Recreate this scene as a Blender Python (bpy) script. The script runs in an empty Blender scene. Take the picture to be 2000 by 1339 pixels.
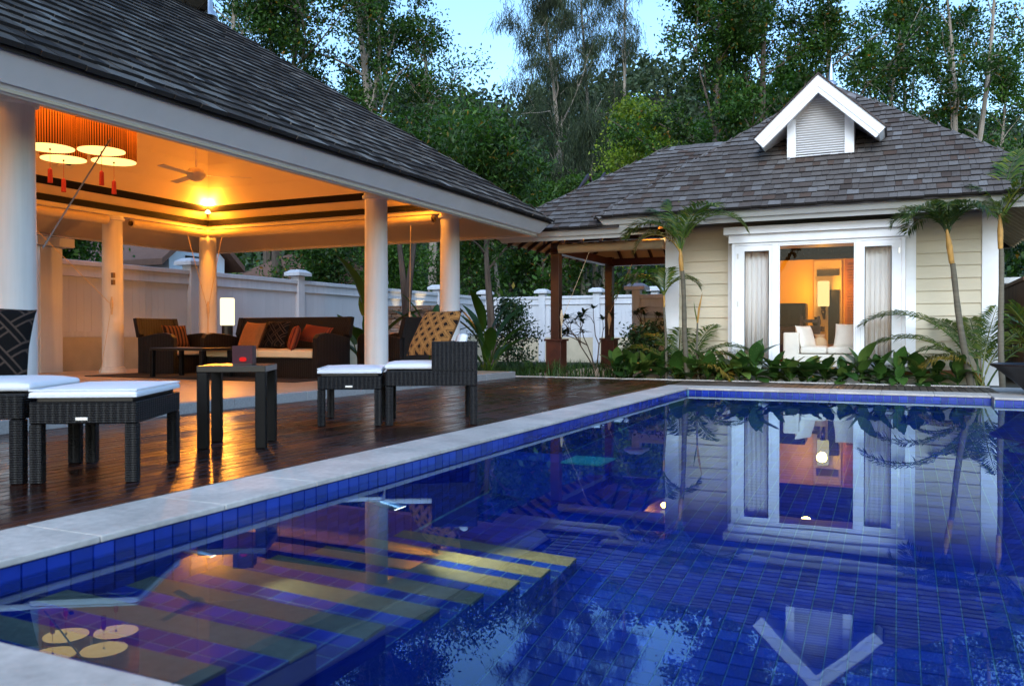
import bpy, math, random
import numpy as np
from mathutils import Vector, Matrix

S = bpy.context.scene
COL = S.collection
R = math.radians
PI = math.pi

# ------------------------------------------------------------------ camera
cam = bpy.data.objects.new('camera', bpy.data.cameras.new('camera'))
COL.objects.link(cam)
cam.location = (0, 0, 0.75)
cam.rotation_euler = (R(90 - 0.563), 0, R(24.867))
cam.data.sensor_width = 36.0
cam.data.lens = 29.32
cam.data.clip_start = 0.05
cam.data.clip_end = 2000
cam.data.dof.use_dof = True
cam.data.dof.focus_distance = 14.0
cam.data.dof.aperture_fstop = 4.0
S.camera = cam

# ------------------------------------------------------------------ sky, sun, exposure
SUN_EL, SUN_ROT = R(30.0), R(166.0)
world = bpy.data.worlds.new('World')
S.world = world
world.use_nodes = True
wn = world.node_tree
bg = wn.nodes['Background']
sky = wn.nodes.new('ShaderNodeTexSky')
sky.sky_type = 'NISHITA'
sky.sun_disc = False
sky.sun_elevation = SUN_EL
sky.sun_rotation = SUN_ROT
sky.air_density = 1.5
sky.dust_density = 0.9
sky.ozone_density = 7.0
wn.links.new(sky.outputs['Color'], bg.inputs['Color'])
bg.inputs['Strength'].default_value = 0.10

sun = bpy.data.objects.new('sun', bpy.data.lights.new('sun', 'SUN'))
COL.objects.link(sun)
sun.data.energy = 0.64
sun.data.angle = R(28)
sun.data.color = (0.82, 0.91, 1.0)
_sd = Vector((math.sin(SUN_ROT) * math.cos(SUN_EL), math.cos(SUN_ROT) * math.cos(SUN_EL), math.sin(SUN_EL)))
sun.rotation_euler = _sd.to_track_quat('Z', 'Y').to_euler()

vs = S.view_settings
vs.view_transform = 'Standard'
vs.look = 'None'
vs.gamma = 1.0
vs.use_curve_mapping = False
vs.exposure = 1.92

S.cycles.max_bounces = 10
S.cycles.diffuse_bounces = 4
S.cycles.glossy_bounces = 5
S.cycles.transmission_bounces = 8
S.cycles.transparent_max_bounces = 12
S.cycles.sample_clamp_indirect = 4.0
S.cycles.sample_clamp_direct = 0.0
S.cycles.caustics_reflective = False
S.cycles.caustics_refractive = True
S.cycles.use_denoising = True

# ------------------------------------------------------------------ helpers
WM = {}          # world matrix of every object made here
rnd = random.Random(7)


def reg(o, parent, local):
    COL.objects.link(o)
    if parent is not None:
        o.parent = parent
        WM[o] = WM[parent] @ local
    else:
        WM[o] = local.copy()
    o.matrix_local = local
    return o


def tag(o, label=None, cat=None, group=None, kind=None):
    if label: o['label'] = label
    if cat: o['category'] = cat
    if group: o['group'] = group
    if kind: o['kind'] = kind
    return o


def thing(name, label=None, cat=None, loc=(0, 0, 0), rz=0.0, group=None, kind=None, parent=None):
    o = bpy.data.objects.new(name, None)
    o.empty_display_size = 0.2
    reg(o, parent, Matrix.Translation(loc) @ Matrix.Rotation(rz, 4, 'Z'))
    return tag(o, label, cat, group, kind)


class MB:
    def __init__(s):
        s.v = []; s.f = []

    def add(s, vs_, fs_):
        b = len(s.v)
        s.v.extend([tuple(p) for p in vs_])
        s.f.extend([tuple(b + i for i in q) for q in fs_])
        return s

    def box(s, x0, x1, y0, y1, z0, z1, M=None):
        p = [Vector((x, y, z)) for z in (z0, z1) for y in (y0, y1) for x in (x0, x1)]
        if M is not None: p = [M @ q for q in p]
        return s.add(p, [(0, 2, 3, 1), (4, 5, 7, 6), (0, 1, 5, 4), (2, 6, 7, 3), (0, 4, 6, 2), (1, 3, 7, 5)])

    def quad(s, a, b, c, d):
        return s.add([a, b, c, d], [(0, 1, 2, 3)])

    def slab(s, poly, nrm):
        """closed prism: polygon swept by vector"""
        n = len(poly); nv = Vector(nrm)
        top = [Vector(p) for p in poly]; bot = [p + nv for p in top]
        return s.add(top + bot, [tuple(range(n)), tuple(range(2 * n - 1, n - 1, -1))] +
                     [(i, i + n, (i + 1) % n + n, (i + 1) % n) for i in range(n)])

    def tube(s, pts, rad, n=8, cap=True):
        pts = [Vector(p) for p in pts]
        if not isinstance(rad, (list, tuple)): rad = [rad] * len(pts)
        ref = Vector((0, 0, 1))
        b = len(s.v); k = len(pts)
        for i, p in enumerate(pts):
            t = (pts[min(i + 1, k - 1)] - pts[max(i - 1, 0)])
            if t.length < 1e-9: t = Vector((0, 0, 1))
            t.normalize()
            r0 = ref if abs(t.dot(ref)) < 0.92 else Vector((1, 0, 0))
            u = t.cross(r0).normalized(); w = t.cross(u)
            for j in range(n):
                a = 2 * PI * j / n
                s.v.append(tuple(p + (u * math.cos(a) + w * math.sin(a)) * rad[i]))
        for i in range(k - 1):
            for j in range(n):
                a0 = b + i * n + j; a1 = b + i * n + (j + 1) % n
                s.f.append((a0, a1, a1 + n, a0 + n))
        if cap:
            s.f.append(tuple(b + j for j in range(n)))
            s.f.append(tuple(b + (k - 1) * n + j for j in range(n - 1, -1, -1)))
        return s

    def lathe(s, prof, c=(0, 0, 0), n=24, cap=True):
        b = len(s.v); k = len(prof)
        for r, z in prof:
            for j in range(n):
                a = 2 * PI * j / n
                s.v.append((c[0] + r * math.cos(a), c[1] + r * math.sin(a), c[2] + z))
        for i in range(k - 1):
            for j in range(n):
                a0 = b + i * n + j; a1 = b + i * n + (j + 1) % n
                s.f.append((a0, a1, a1 + n, a0 + n))
        if cap:
            s.f.append(tuple(b + j for j in range(n - 1, -1, -1)))
            s.f.append(tuple(b + (k - 1) * n + j for j in range(n)))
        return s

    def mesh(s, name, M=None, smooth=False):
        me = bpy.data.meshes.new(name)
        v = s.v if M is None else [tuple(M @ Vector(p)) for p in s.v]
        me.from_pydata(v, [], s.f)
        if smooth:
            me.polygons.foreach_set('use_smooth', [True] * len(me.polygons))
            try:
                me.set_sharp_from_angle(angle=R(38))
            except Exception:
                pass
        me.update()
        return me

    def build(s, name, mat, parent=None, local=False, smooth=False, bevel=0.0, seg=2):
        """mesh object; vertices are in world space unless local"""
        M = None
        if parent is not None and not local: M = WM[parent].inverted()
        me = s.mesh(name, M, smooth)
        if mat: me.materials.append(mat)
        o = bpy.data.objects.new(name, me)
        reg(o, parent, Matrix.Identity(4))
        if bevel:
            m = o.modifiers.new('bevel', 'BEVEL'); m.width = bevel; m.segments = seg; m.limit_method = 'ANGLE'; m.angle_limit = R(40)
        return o


def piece(name, me, parent, W):
    """object sharing mesh data ME, standing at world matrix W under PARENT"""
    o = bpy.data.objects.new(name, me)
    reg(o, parent, (WM[parent].inverted() @ W) if parent is not None else W)
    return o


def dup(root, W, label=None, group=None, parent=None):
    r = root.copy()
    reg(r, parent, W if parent is None else WM[parent].inverted() @ W)
    if label: r['label'] = label
    if group: r['group'] = group
    for ch in list(root.children):
        c = ch.copy(); reg(c, r, ch.matrix_local.copy())
        for g in list(ch.children):
            d = g.copy(); reg(d, c, g.matrix_local.copy())
    return r


def qmesh(name, P, mat=None, nv=4):
    """mesh of separate n-gons from an array (N, nv, 3)"""
    P = np.asarray(P, dtype=np.float32)
    N = len(P)
    me = bpy.data.meshes.new(name)
    me.vertices.add(N * nv); me.vertices.foreach_set('co', P.reshape(-1))
    me.loops.add(N * nv); me.loops.foreach_set('vertex_index', np.arange(N * nv, dtype=np.int32))
    me.polygons.add(N)
    me.polygons.foreach_set('loop_start', np.arange(0, N * nv, nv, dtype=np.int32))
    me.polygons.foreach_set('loop_total', np.full(N, nv, dtype=np.int32))
    me.update(calc_edges=True); me.validate()
    if mat: me.materials.append(mat)
    return me


def wrap(name, me, parent=None, world=True):
    if parent is not None and world:
        me.transform(WM[parent].inverted())
    o = bpy.data.objects.new(name, me)
    return reg(o, parent, Matrix.Identity(4))


# ------------------------------------------------------------------ materials
class NT:
    def __init__(s, name):
        s.m = bpy.data.materials.new(name); s.m.use_nodes = True
        s.t = s.m.node_tree; s.t.nodes.clear()
        s.out = s.n('ShaderNodeOutputMaterial')

    def n(s, typ, **kw):
        q = s.t.nodes.new(typ)
        for k, v in kw.items():
            if k in q.inputs.keys(): q.inputs[k].default_value = v
            else: setattr(q, k, v)
        return q

    def l(s, a, b): s.t.links.new(a, b)

    def obj(s): return s.n('ShaderNodeTexCoord').outputs['Object']

    def noise(s, vec, scale, detail=4.0, rough=0.55):
        q = s.n('ShaderNodeTexNoise', Scale=scale, Detail=detail, Roughness=rough)
        if vec: s.l(vec, q.inputs['Vector'])
        return q.outputs['Fac']

    def mapping(s, vec, scale=(1, 1, 1), rot=(0, 0, 0)):
        q = s.n('ShaderNodeMapping'); q.inputs['Scale'].default_value = scale; q.inputs['Rotation'].default_value = rot
        s.l(vec, q.inputs['Vector']); return q.outputs['Vector']

    def ramp(s, fac, stops, interp='LINEAR'):
        q = s.n('ShaderNodeValToRGB'); q.color_ramp.interpolation = interp
        e = q.color_ramp.elements
        while len(e) < len(stops): e.new(0.5)
        for i, (p, c) in enumerate(stops):
            e[i].position = p; e[i].color = (c[0], c[1], c[2], 1) if not isinstance(c, (int, float)) else (c, c, c, 1)
        s.l(fac, q.inputs['Fac']); return q.outputs['Color']

    def mix(s, fac, a, b, blend='MIX'):
        q = s.n('ShaderNodeMix', data_type='RGBA', blend_type=blend)
        for sock, val in ((q.inputs[0], fac), (q.inputs[6], a), (q.inputs[7], b)):
            if isinstance(val, (int, float)): sock.default_value = val
            elif isinstance(val, (tuple, list)): sock.default_value = (*val[:3], 1)
            else: s.l(val, sock)
        return q.outputs[2]

    def math(s, op, a, b=0.0):
        q = s.n('ShaderNodeMath', operation=op)
        for i, v in enumerate((a, b)):
            if isinstance(v, (int, float)): q.inputs[i].default_value = v
            else: s.l(v, q.inputs[i])
        return q.outputs[0]

    def rand(s):
        """one random value for each object and for each island of a mesh"""
        a = s.n('ShaderNodeObjectInfo').outputs['Random']
        b = s.n('ShaderNodeNewGeometry').outputs['Random Per Island']
        return s.math('FRACT', s.math('ADD', a, b))

    def bump(s, h, strength=0.3, dist=0.01):
        q = s.n('ShaderNodeBump', Strength=strength, Distance=dist)
        s.l(h, q.inputs['Height']); return q.outputs['Normal']

    def bsdf(s, col, rough=0.6, nrm=None, spec=0.5, metal=0.0, **kw):
        p = s.n('ShaderNodeBsdfPrincipled', Metallic=metal)
        p.inputs['Specular IOR Level'].default_value = spec
        for sock, v in ((p.inputs['Base Color'], col), (p.inputs['Roughness'], rough)):
            if isinstance(v, (int, float)): sock.default_value = v
            elif isinstance(v, (tuple, list)): sock.default_value = (*v[:3], 1)
            else: s.l(v, sock)
        if nrm is not None: s.l(nrm, p.inputs['Normal'])
        for k, v in kw.items(): p.inputs[k].default_value = v
        return p

    def done(s, shader):
        s.l(shader.outputs[0], s.out.inputs['Surface']); return s.m


def plain(name, col, rough=0.5, var=0.12, scale=6.0, bump=0.05, spec=0.4, metal=0.0):
    t = NT(name); o = t.obj()
    f = t.noise(o, scale, 5)
    lo = tuple(c * (1 - var) for c in col); hi = tuple(min(1, c * (1 + var)) for c in col)
    c = t.ramp(f, [(0.3, lo), (0.7, hi)])
    n = t.bump(t.noise(o, scale * 12, 3), bump, 0.004)
    return t.done(t.bsdf(c, rough, n, spec, metal))


def weathered(name, col, rough, streak=0.16, base_z=0.1):
    """paint with faint vertical run marks and blotches"""
    t = NT(name); o = t.obj()
    a = t.noise(t.mapping(o, (7, 7, 0.35)), 1.6, 5, 0.6); b = t.noise(o, 1.3, 5)
    c = t.mix(1.0, t.ramp(a, [(0.25, tuple(q * (1 - streak) for q in col)), (0.6, col)]), t.ramp(b, [(0.3, 1 - streak * .6), (0.6, 1.0)]), 'MULTIPLY')
    n = t.bump(t.noise(o, 60, 3), 0.08, 0.004)
    return t.done(t.bsdf(c, rough, n, 0.35))


def pieces_mat(name, stops, rough=0.7, grain=(1, 1, 1), gscale=20.0, gmix=0.35, bump=0.3, spec=0.3, offset=True, bdist=0.006, stain=0.0):
    """each piece its own shade out of STOPS, with grain"""
    t = NT(name); o = t.obj(); r = t.rand()
    if offset:
        a = t.n('ShaderNodeVectorMath', operation='ADD'); t.l(o, a.inputs[0])
        cx = t.n('ShaderNodeCombineXYZ'); t.l(t.math('MULTIPLY', r, 37.0), cx.inputs[0]); t.l(t.math('MULTIPLY', r, 91.0), cx.inputs[1]); t.l(cx.outputs[0], a.inputs[1])
        o = a.outputs[0]
    base = t.ramp(r, stops)
    g = t.noise(t.mapping(o, grain), gscale, 6, 0.6)
    c = t.mix(gmix, base, t.ramp(g, [(0.25, 0.25), (0.75, 1.0)]), 'MULTIPLY')
    if stain:
        w = t.noise(t.n('ShaderNodeNewGeometry').outputs['Position'], 2.2, 6, 0.65)
        c = t.mix(1.0, c, t.ramp(w, [(0.33, 1 - stain), (0.62, 1.0)]), 'MULTIPLY')
    n = t.bump(g, bump, bdist)
    return t.done(t.bsdf(c, rough, n, spec))


def leaf_mat(name, stops, rough=0.5, trans=0.35, clump=0.6):
    t = NT(name); r = t.rand()
    c = t.ramp(r, stops)
    pos = t.n('ShaderNodeNewGeometry').outputs['Position']
    cl = t.ramp(t.noise(pos, clump, 2), [(0.35, 0.55), (0.65, 1.25)])
    c = t.mix(1.0, c, cl, 'MULTIPLY')
    p = t.bsdf(c, rough, None, 0.35)
    tr = t.n('ShaderNodeBsdfTranslucent'); t.l(t.mix(1.0, c, (1.2, 1.5, 0.5), 'MULTIPLY'), tr.inputs['Color'])
    m = t.n('ShaderNodeMixShader', Fac=trans); t.l(p.outputs[0], m.inputs[1]); t.l(tr.outputs[0], m.inputs[2])
    return t.done(m)


def emit(name, col, strength):
    t = NT(name); e = t.n('ShaderNodeEmission', Strength=strength); e.inputs['Color'].default_value = (*col, 1)
    return t.done(e)


M = {}
M['white'] = plain('white_paint', (0.86, 0.86, 0.86), 0.42, 0.05, 3.0, 0.03)
M['fence_white'] = weathered('white_fence_paint', (0.60, 0.605, 0.62), 0.5, 0.14)
M['fascia'] = plain('grey_white_paint', (0.66, 0.62, 0.60), 0.5, 0.06, 2.0, 0.03)
M['villa_fascia'] = plain('pale_grey_paint', (0.56, 0.56, 0.53), 0.5, 0.06, 2.0, 0.03)
M['column'] = weathered('column_render', (0.76, 0.75, 0.73), 0.6)
M['ceiling'] = plain('cream_ceiling_paint', (0.76, 0.60, 0.36), 0.55, 0.04, 1.5, 0.03)
M['soffit'] = plain('soffit_board', (0.52, 0.42, 0.29), 0.6, 0.05, 3.0, 0.05)
M['beam'] = plain('cream_beam_paint', (0.68, 0.60, 0.46), 0.5, 0.05, 2.0, 0.03)
M['black'] = plain('black_lacquer', (0.010, 0.008, 0.007), 0.35, 0.1)
M['band'] = plain('black_trim', (0.006, 0.005, 0.004), 0.7, 0.1, spec=0.15)
M['darkwood'] = plain('dark_red_wood', (0.028, 0.008, 0.006), 0.32, 0.3, 8.0, 0.06)
M['redwood'] = plain('red_brown_wood', (0.050, 0.014, 0.010), 0.35, 0.3, 8.0, 0.06)
M['plaster'] = plain('ochre_plaster', (0.50, 0.43, 0.30), 0.85, 0.12, 2.5, 0.2)
M['canvas'] = plain('cream_blind_canvas', (0.60, 0.49, 0.33), 0.8, 0.05, 5.0, 0.1)
M['rope'] = plain('hemp_rope', (0.62, 0.48, 0.32), 0.9, 0.1, 30.0, 0.2)
M['steelcable'] = plain('grey_cable', (0.22, 0.20, 0.19), 0.5, 0.1)
M['steel'] = plain('brushed_steel', (0.6, 0.6, 0.6), 0.3, 0.05, metal=0.9)
M['sheath'] = plain('roof_sheathing', (0.035, 0.03, 0.028), 0.9, 0.1)
M['soil'] = plain('garden_soil', (0.035, 0.030, 0.018), 0.95, 0.4, 3.0, 0.5)
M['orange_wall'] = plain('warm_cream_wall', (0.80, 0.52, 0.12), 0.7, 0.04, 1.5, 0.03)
M['shingle'] = pieces_mat('cedar_shingle', [(0.0, (0.044, 0.031, 0.023)), (0.3, (0.098, 0.072, 0.055)), (0.6, (0.146, 0.112, 0.086)), (0.85, (0.21, 0.171, 0.138)), (1.0, (0.33, 0.29, 0.25))], 0.85, (3, 0.5, 1), 30, 0.5, 0.4, 0.12, stain=0.25)
M['shingle_villa'] = pieces_mat('cedar_shingle_villa', [(0.0, (0.085, 0.066, 0.056)), (0.06, (0.125, 0.082, 0.062)), (0.15, (0.130, 0.108, 0.095)), (0.6, (0.160, 0.138, 0.124)), (0.93, (0.188, 0.168, 0.154)), (1.0, (0.25, 0.235, 0.225))], 0.85, (3, 0.5, 1), 30, 0.45, 0.4, 0.12, stain=0.25)
M['cap'] = pieces_mat('ridge_shingle', [(0.0, (0.12, 0.10, 0.092)), (0.5, (0.20, 0.18, 0.17)), (1.0, (0.27, 0.25, 0.245))], 0.65, (3, 0.5, 1), 30, 0.45, 0.4, 0.3)
def _deck():
    t = NT('oiled_deck_board'); o = t.obj(); r = t.rand()
    a = t.n('ShaderNodeVectorMath', operation='ADD'); t.l(o, a.inputs[0])
    cx = t.n('ShaderNodeCombineXYZ'); t.l(t.math('MULTIPLY', r, 37.0), cx.inputs[0]); t.l(t.math('MULTIPLY', r, 91.0), cx.inputs[1]); t.l(cx.outputs[0], a.inputs[1])
    g = t.noise(t.mapping(a.outputs[0], (16, 0.14, 1)), 6, 4, 0.5)
    c = t.mix(0.6, t.ramp(r, [(0.0, (0.020, 0.006, 0.0035)), (0.5, (0.036, 0.010, 0.005)), (1.0, (0.064, 0.018, 0.008))]), t.ramp(g, [(0.25, 0.3), (0.75, 1.15)]), 'MULTIPLY')
    big = t.noise(o, 1.7, 3)
    ro = t.math('ADD', t.math('MULTIPLY', r, 0.14), t.ramp(big, [(0.3, 0.10), (0.7, 0.30)]))
    w = t.n('ShaderNodeTexWave', Scale=16.0, Distortion=0.0, bands_direction='X'); t.l(o, w.inputs['Vector'])
    h = t.math('ADD', t.math('MULTIPLY', w.outputs['Fac'], 0.5), g)
    return t.done(t.bsdf(c, ro, t.bump(h, 0.15, 0.004), 0.42))


M['deck'] = _deck()
M['darktable'] = plain('dark_stained_wood', (0.005, 0.004, 0.0035), 0.5, 0.2, spec=0.15)
M['slat'] = pieces_mat('weathered_slat', [(0.0, (0.07, 0.045, 0.032)), (1.0, (0.13, 0.095, 0.07))], 0.5, (10, 0.6, 1), 9, 0.5, 0.25, 0.4)
M['siding'] = pieces_mat('cream_siding', [(0.0, (0.60, 0.525, 0.375)), (1.0, (0.64, 0.56, 0.405))], 0.55, (0.6, 1, 8), 14, 0.12, 0.12, 0.3)
M['plank'] = pieces_mat('white_fence_plank', [(0.0, (0.56, 0.565, 0.58)), (1.0, (0.59, 0.595, 0.61))], 0.5, (8, 8, 0.6), 10, 0.08, 0.08, 0.3)
M['floor_tile'] = pieces_mat('sandstone_tile', [(0.0, (0.50, 0.40, 0.27)), (1.0, (0.58, 0.47, 0.32))], 0.4, (1, 1, 1), 9, 0.22, 0.05, 0.4)
M['coping'] = pieces_mat('pale_granite', [(0.0, (0.58, 0.535, 0.48)), (1.0, (0.66, 0.61, 0.55))], 0.6, (1, 1, 1), 26, 0.38, 0.35, 0.35, stain=0.32)
M['kerb'] = pieces_mat('speckled_granite', [(0.0, (0.40, 0.39, 0.38)), (1.0, (0.47, 0.46, 0.45))], 0.65, (1, 1, 1), 60, 0.55, 0.3, 0.3)
M['nosing'] = pieces_mat('beige_step_stone', [(0.0, (0.155, 0.140, 0.105)), (1.0, (0.19, 0.172, 0.13))], 0.6, (1, 1, 1), 30, 0.5, 0.3, 0.3)
M['butt'] = plain('shadowed_end_grain', (0.022, 0.018, 0.017), 0.9, 0.2)  # end grain painted near black to carry the shadow between shingle rows
M['pool_tile'] = pieces_mat('cobalt_pool_tile', [(0.0, (0.005, 0.018, 0.20)), (0.5, (0.007, 0.027, 0.29)), (1.0, (0.011, 0.042, 0.39))], 0.2, (1, 1, 1), 14, 0.25, 0.03, 0.5)
M['grout'] = plain('pale_grout', (0.12, 0.27, 0.38), 0.8, 0.15, 12.0)
M['stone'] = pieces_mat('stacked_slate', [(0.0, (0.09, 0.07, 0.055)), (0.35, (0.17, 0.13, 0.10)), (0.7, (0.26, 0.20, 0.15)), (1.0, (0.33, 0.31, 0.29))], 0.8, (1, 1, 3), 12, 0.5, 0.6, 0.3)
M['bark_pale'] = pieces_mat('pale_bark', [(0.0, (0.34, 0.28, 0.22)), (1.0, (0.46, 0.39, 0.32))], 0.9, (1, 1, 0.4), 3, 0.75, 0.8, 0.2)
M['bark'] = pieces_mat('grey_brown_bark', [(0.0, (0.12, 0.09, 0.07)), (1.0, (0.19, 0.15, 0.12))], 0.9, (1, 1, 0.25), 6, 0.75, 0.9, 0.2)
M['palm_bark'] = pieces_mat('ringed_palm_bark', [(0.0, (0.15, 0.13, 0.09)), (1.0, (0.21, 0.18, 0.13))], 0.8, (0.5, 0.5, 12), 3, 0.6, 0.5, 0.25)
M['crownshaft'] = plain('orange_crownshaft', (0.42, 0.22, 0.05), 0.5, 0.3, 9.0, 0.05)
M['leaf_dark'] = leaf_mat('broadleaf_dark', [(0.0, (0.0189, 0.0479, 0.0074)), (0.6, (0.0379, 0.0919, 0.0119)), (0.965, (0.0737, 0.1498, 0.0193)), (0.985, (0.2738, 0.1498, 0.0148)), (1.0, (0.3159, 0.1198, 0.0148))])
M['leaf_mid'] = leaf_mat('broadleaf_green', [(0.0, (0.0331, 0.0797, 0.0102)), (0.6, (0.0607, 0.1381, 0.0170)), (1.0, (0.1050, 0.1966, 0.0272))])
M['leaf_lime'] = leaf_mat('lime_leaf', [(0.0, (0.1100, 0.1870, 0.0180)), (0.6, (0.2090, 0.2970, 0.0280)), (1.0, (0.3300, 0.3740, 0.0400))])
M['needle'] = leaf_mat('casuarina_needle', [(0.0, (0.0238, 0.0357, 0.0170)), (0.6, (0.0467, 0.0663, 0.0306)), (1.0, (0.0808, 0.1020, 0.0493))], 0.7, 0.3)
M['hill_leaf'] = leaf_mat('hill_foliage', [(0.0, (0.0176, 0.0336, 0.0160)), (0.6, (0.0360, 0.0624, 0.0272)), (1.0, (0.0760, 0.1000, 0.0496))], 0.7, 0.2, 0.12)
M['palm_leaf'] = leaf_mat('palm_leaflet', [(0.0, (0.032, 0.075, 0.010)), (0.6, (0.070, 0.120, 0.014)), (1.0, (0.17, 0.165, 0.022))], 0.4, 0.3)
M['palm_leaf_old'] = leaf_mat('palm_leaflet_yellowing', [(0.0, (0.10, 0.085, 0.014)), (0.6, (0.20, 0.135, 0.020)), (1.0, (0.30, 0.18, 0.03))], 0.45, 0.3)
M['grass'] = leaf_mat('grass_blade', [(0.0, (0.016, 0.050, 0.010)), (0.7, (0.045, 0.105, 0.022)), (1.0, (0.09, 0.15, 0.035))], 0.5, 0.3)
M['leaf_gloss'] = leaf_mat('glossy_shrub_leaf', [(0.0, (0.014, 0.034, 0.012)), (0.7, (0.028, 0.065, 0.020)), (1.0, (0.055, 0.095, 0.030))], 0.3, 0.2)
M['banana_leaf'] = leaf_mat('broad_tropical_leaf', [(0.0, (0.018, 0.060, 0.012)), (1.0, (0.050, 0.120, 0.022))], 0.35, 0.25)


def _dumb_cane():
    t = NT('speckled_dumb_cane_leaf'); r = t.rand(); o = t.obj()
    c = t.ramp(r, [(0.0, (0.022, 0.066, 0.014)), (0.55, (0.052, 0.125, 0.022)), (1.0, (0.14, 0.215, 0.045))])
    v = t.n('ShaderNodeTexVoronoi', Scale=42.0); t.l(o, v.inputs['Vector'])
    sp = t.math('MULTIPLY', t.math('LESS_THAN', v.outputs['Distance'], 0.16), t.ramp(t.noise(o, 7.0, 2), [(0.45, 0.0), (0.6, 1.0)]))
    c = t.mix(sp, c, (0.42, 0.44, 0.16))
    p = t.bsdf(c, 0.3, None, 0.5)
    tr = t.n('ShaderNodeBsdfTranslucent'); t.l(c, tr.inputs['Color'])
    m = t.n('ShaderNodeMixShader', Fac=0.2); t.l(p.outputs[0], m.inputs[1]); t.l(tr.outputs[0], m.inputs[2])
    return t.done(m)


M['cane_leaf'] = _dumb_cane()


def _wicker():
    t = NT('dark_wicker'); o = t.obj()
    w = t.n('ShaderNodeTexWave', Scale=26.0, Distortion=0.4, bands_direction='Z'); t.l(o, w.inputs['Vector'])
    w2 = t.n('ShaderNodeTexWave', Scale=18.0, Distortion=0.3, bands_direction='DIAGONAL'); t.l(t.mapping(o, (1, 1, 0.0)), w2.inputs['Vector'])
    h = t.math('MULTIPLY', w.outputs['Fac'], t.math('ADD', w2.outputs['Fac'], 0.3))
    c = t.ramp(h, [(0.0, (0.003, 0.0026, 0.0024)), (1.0, (0.016, 0.013, 0.012))])
    return t.done(t.bsdf(c, 0.5, t.bump(h, 0.8, 0.006), 0.28))


M['wicker'] = _wicker()
M['cushion'] = plain('white_canvas_cushion', (0.78, 0.78, 0.80), 0.85, 0.03, 1.1, 0.5)
M['cream_cushion'] = plain('cream_cushion', (0.74, 0.60, 0.38), 0.85, 0.04, 10.0, 0.12)
M['linen'] = plain('white_linen', (0.80, 0.76, 0.68), 0.85, 0.04, 8.0, 0.15)
M['rug'] = plain('dark_rug', (0.020, 0.015, 0.011), 0.95, 0.3, 20.0, 0.3)


def _pattern(name, dark, light, kind, scale):
    t = NT(name); o = t.obj()
    v = t.mapping(o, (scale, scale, 0.0), (0, 0, R(45)))
    if kind == 'diamond':            # ochre cloth, dark diamonds inside thin dark outlines
        a = t.n('ShaderNodeTexVoronoi', distance='CHEBYCHEV', Scale=1.0, Randomness=0.12); t.l(v, a.inputs['Vector'])
        d = a.outputs['Distance']
        m = t.math('ADD', t.math('LESS_THAN', d, 0.21), t.math('MULTIPLY', t.math('GREATER_THAN', d, 0.30), t.math('LESS_THAN', d, 0.345)))
        n2 = t.noise(o, 60, 2)
        c = t.mix(m, t.ramp(n2, [(0.3, tuple(q * 0.75 for q in light)), (0.7, light)]), dark)
    elif kind == 'lattice':          # dark cloth, pale interlaced bands
        q = t.n('ShaderNodeSeparateXYZ'); t.l(v, q.inputs[0])
        fx, fy = t.math('FRACT', q.outputs[0]), t.math('FRACT', q.outputs[1])
        par = t.math('FRACT', t.math('MULTIPLY', t.math('ADD', t.math('FLOOR', q.outputs[0]), t.math('FLOOR', q.outputs[1])), 0.5))
        def band(f, a, b): return t.math('MULTIPLY', t.math('GREATER_THAN', f, a), t.math('LESS_THAN', f, b))
        lx = t.math('ADD', band(fx, .06, .14), band(fx, .34, .42)); ly = t.math('ADD', band(fy, .06, .14), band(fy, .34, .42))
        inx, iny = band(fx, .06, .42), band(fy, .06, .42)
        over = t.math('GREATER_THAN', par, .2)
        a1 = t.math('MULTIPLY', lx, t.math('SUBTRACT', 1.0, t.math('MULTIPLY', iny, over)))
        a2 = t.math('MULTIPLY', ly, t.math('SUBTRACT', 1.0, t.math('MULTIPLY', inx, t.math('SUBTRACT', 1.0, over))))
        c = t.mix(t.math('MINIMUM', t.math('ADD', a1, a2), 1.0), dark, light)
    else:                            # stripes
        w = t.n('ShaderNodeTexWave', Scale=scale, Distortion=1.0); t.l(o, w.inputs['Vector'])
        c = t.ramp(w.outputs['Fac'], [(0.3, dark), (0.6, light)])
    return t.done(t.bsdf(c, 0.9, t.bump(t.noise(o, 120, 2), 0.2, 0.003), 0.15))


M['leopard'] = _pattern('ochre_diamond_cloth', (0.012, 0.006, 0.004), (0.31, 0.135, 0.038), 'diamond', 13.0)
M['lattice'] = _pattern('dark_lattice_cloth', (0.004, 0.003, 0.0028), (0.060, 0.038, 0.028), 'lattice', 8.0)
M['orange_cloth'] = plain('burnt_orange_cloth', (0.27, 0.095, 0.022), 0.9, 0.1, 30.0, 0.2)
M['red_cloth'] = _pattern('red_stripe_cloth', (0.09, 0.012, 0.008), (0.25, 0.05, 0.018), 'stripe', 9.0)
M['kuba'] = _pattern('brown_stripe_cloth', (0.014, 0.007, 0.005), (0.11, 0.045, 0.018), 'stripe', 5.0)


def _water():
    t = NT('pool_water'); o = t.obj()
    h = t.math('ADD', t.noise(t.mapping(o, (1, 1.4, 1)), 1.7, 1), t.math('MULTIPLY', t.noise(o, 6.0, 1), 0.025))
    g = t.n('ShaderNodeBsdfGlass', IOR=1.333, Roughness=0.0); g.inputs['Color'].default_value = (0.62, 0.85, 1.0, 1)
    t.l(t.bump(h, 0.010, 0.05), g.inputs['Normal'])
    return t.done(g)


M['water'] = _water()


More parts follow.
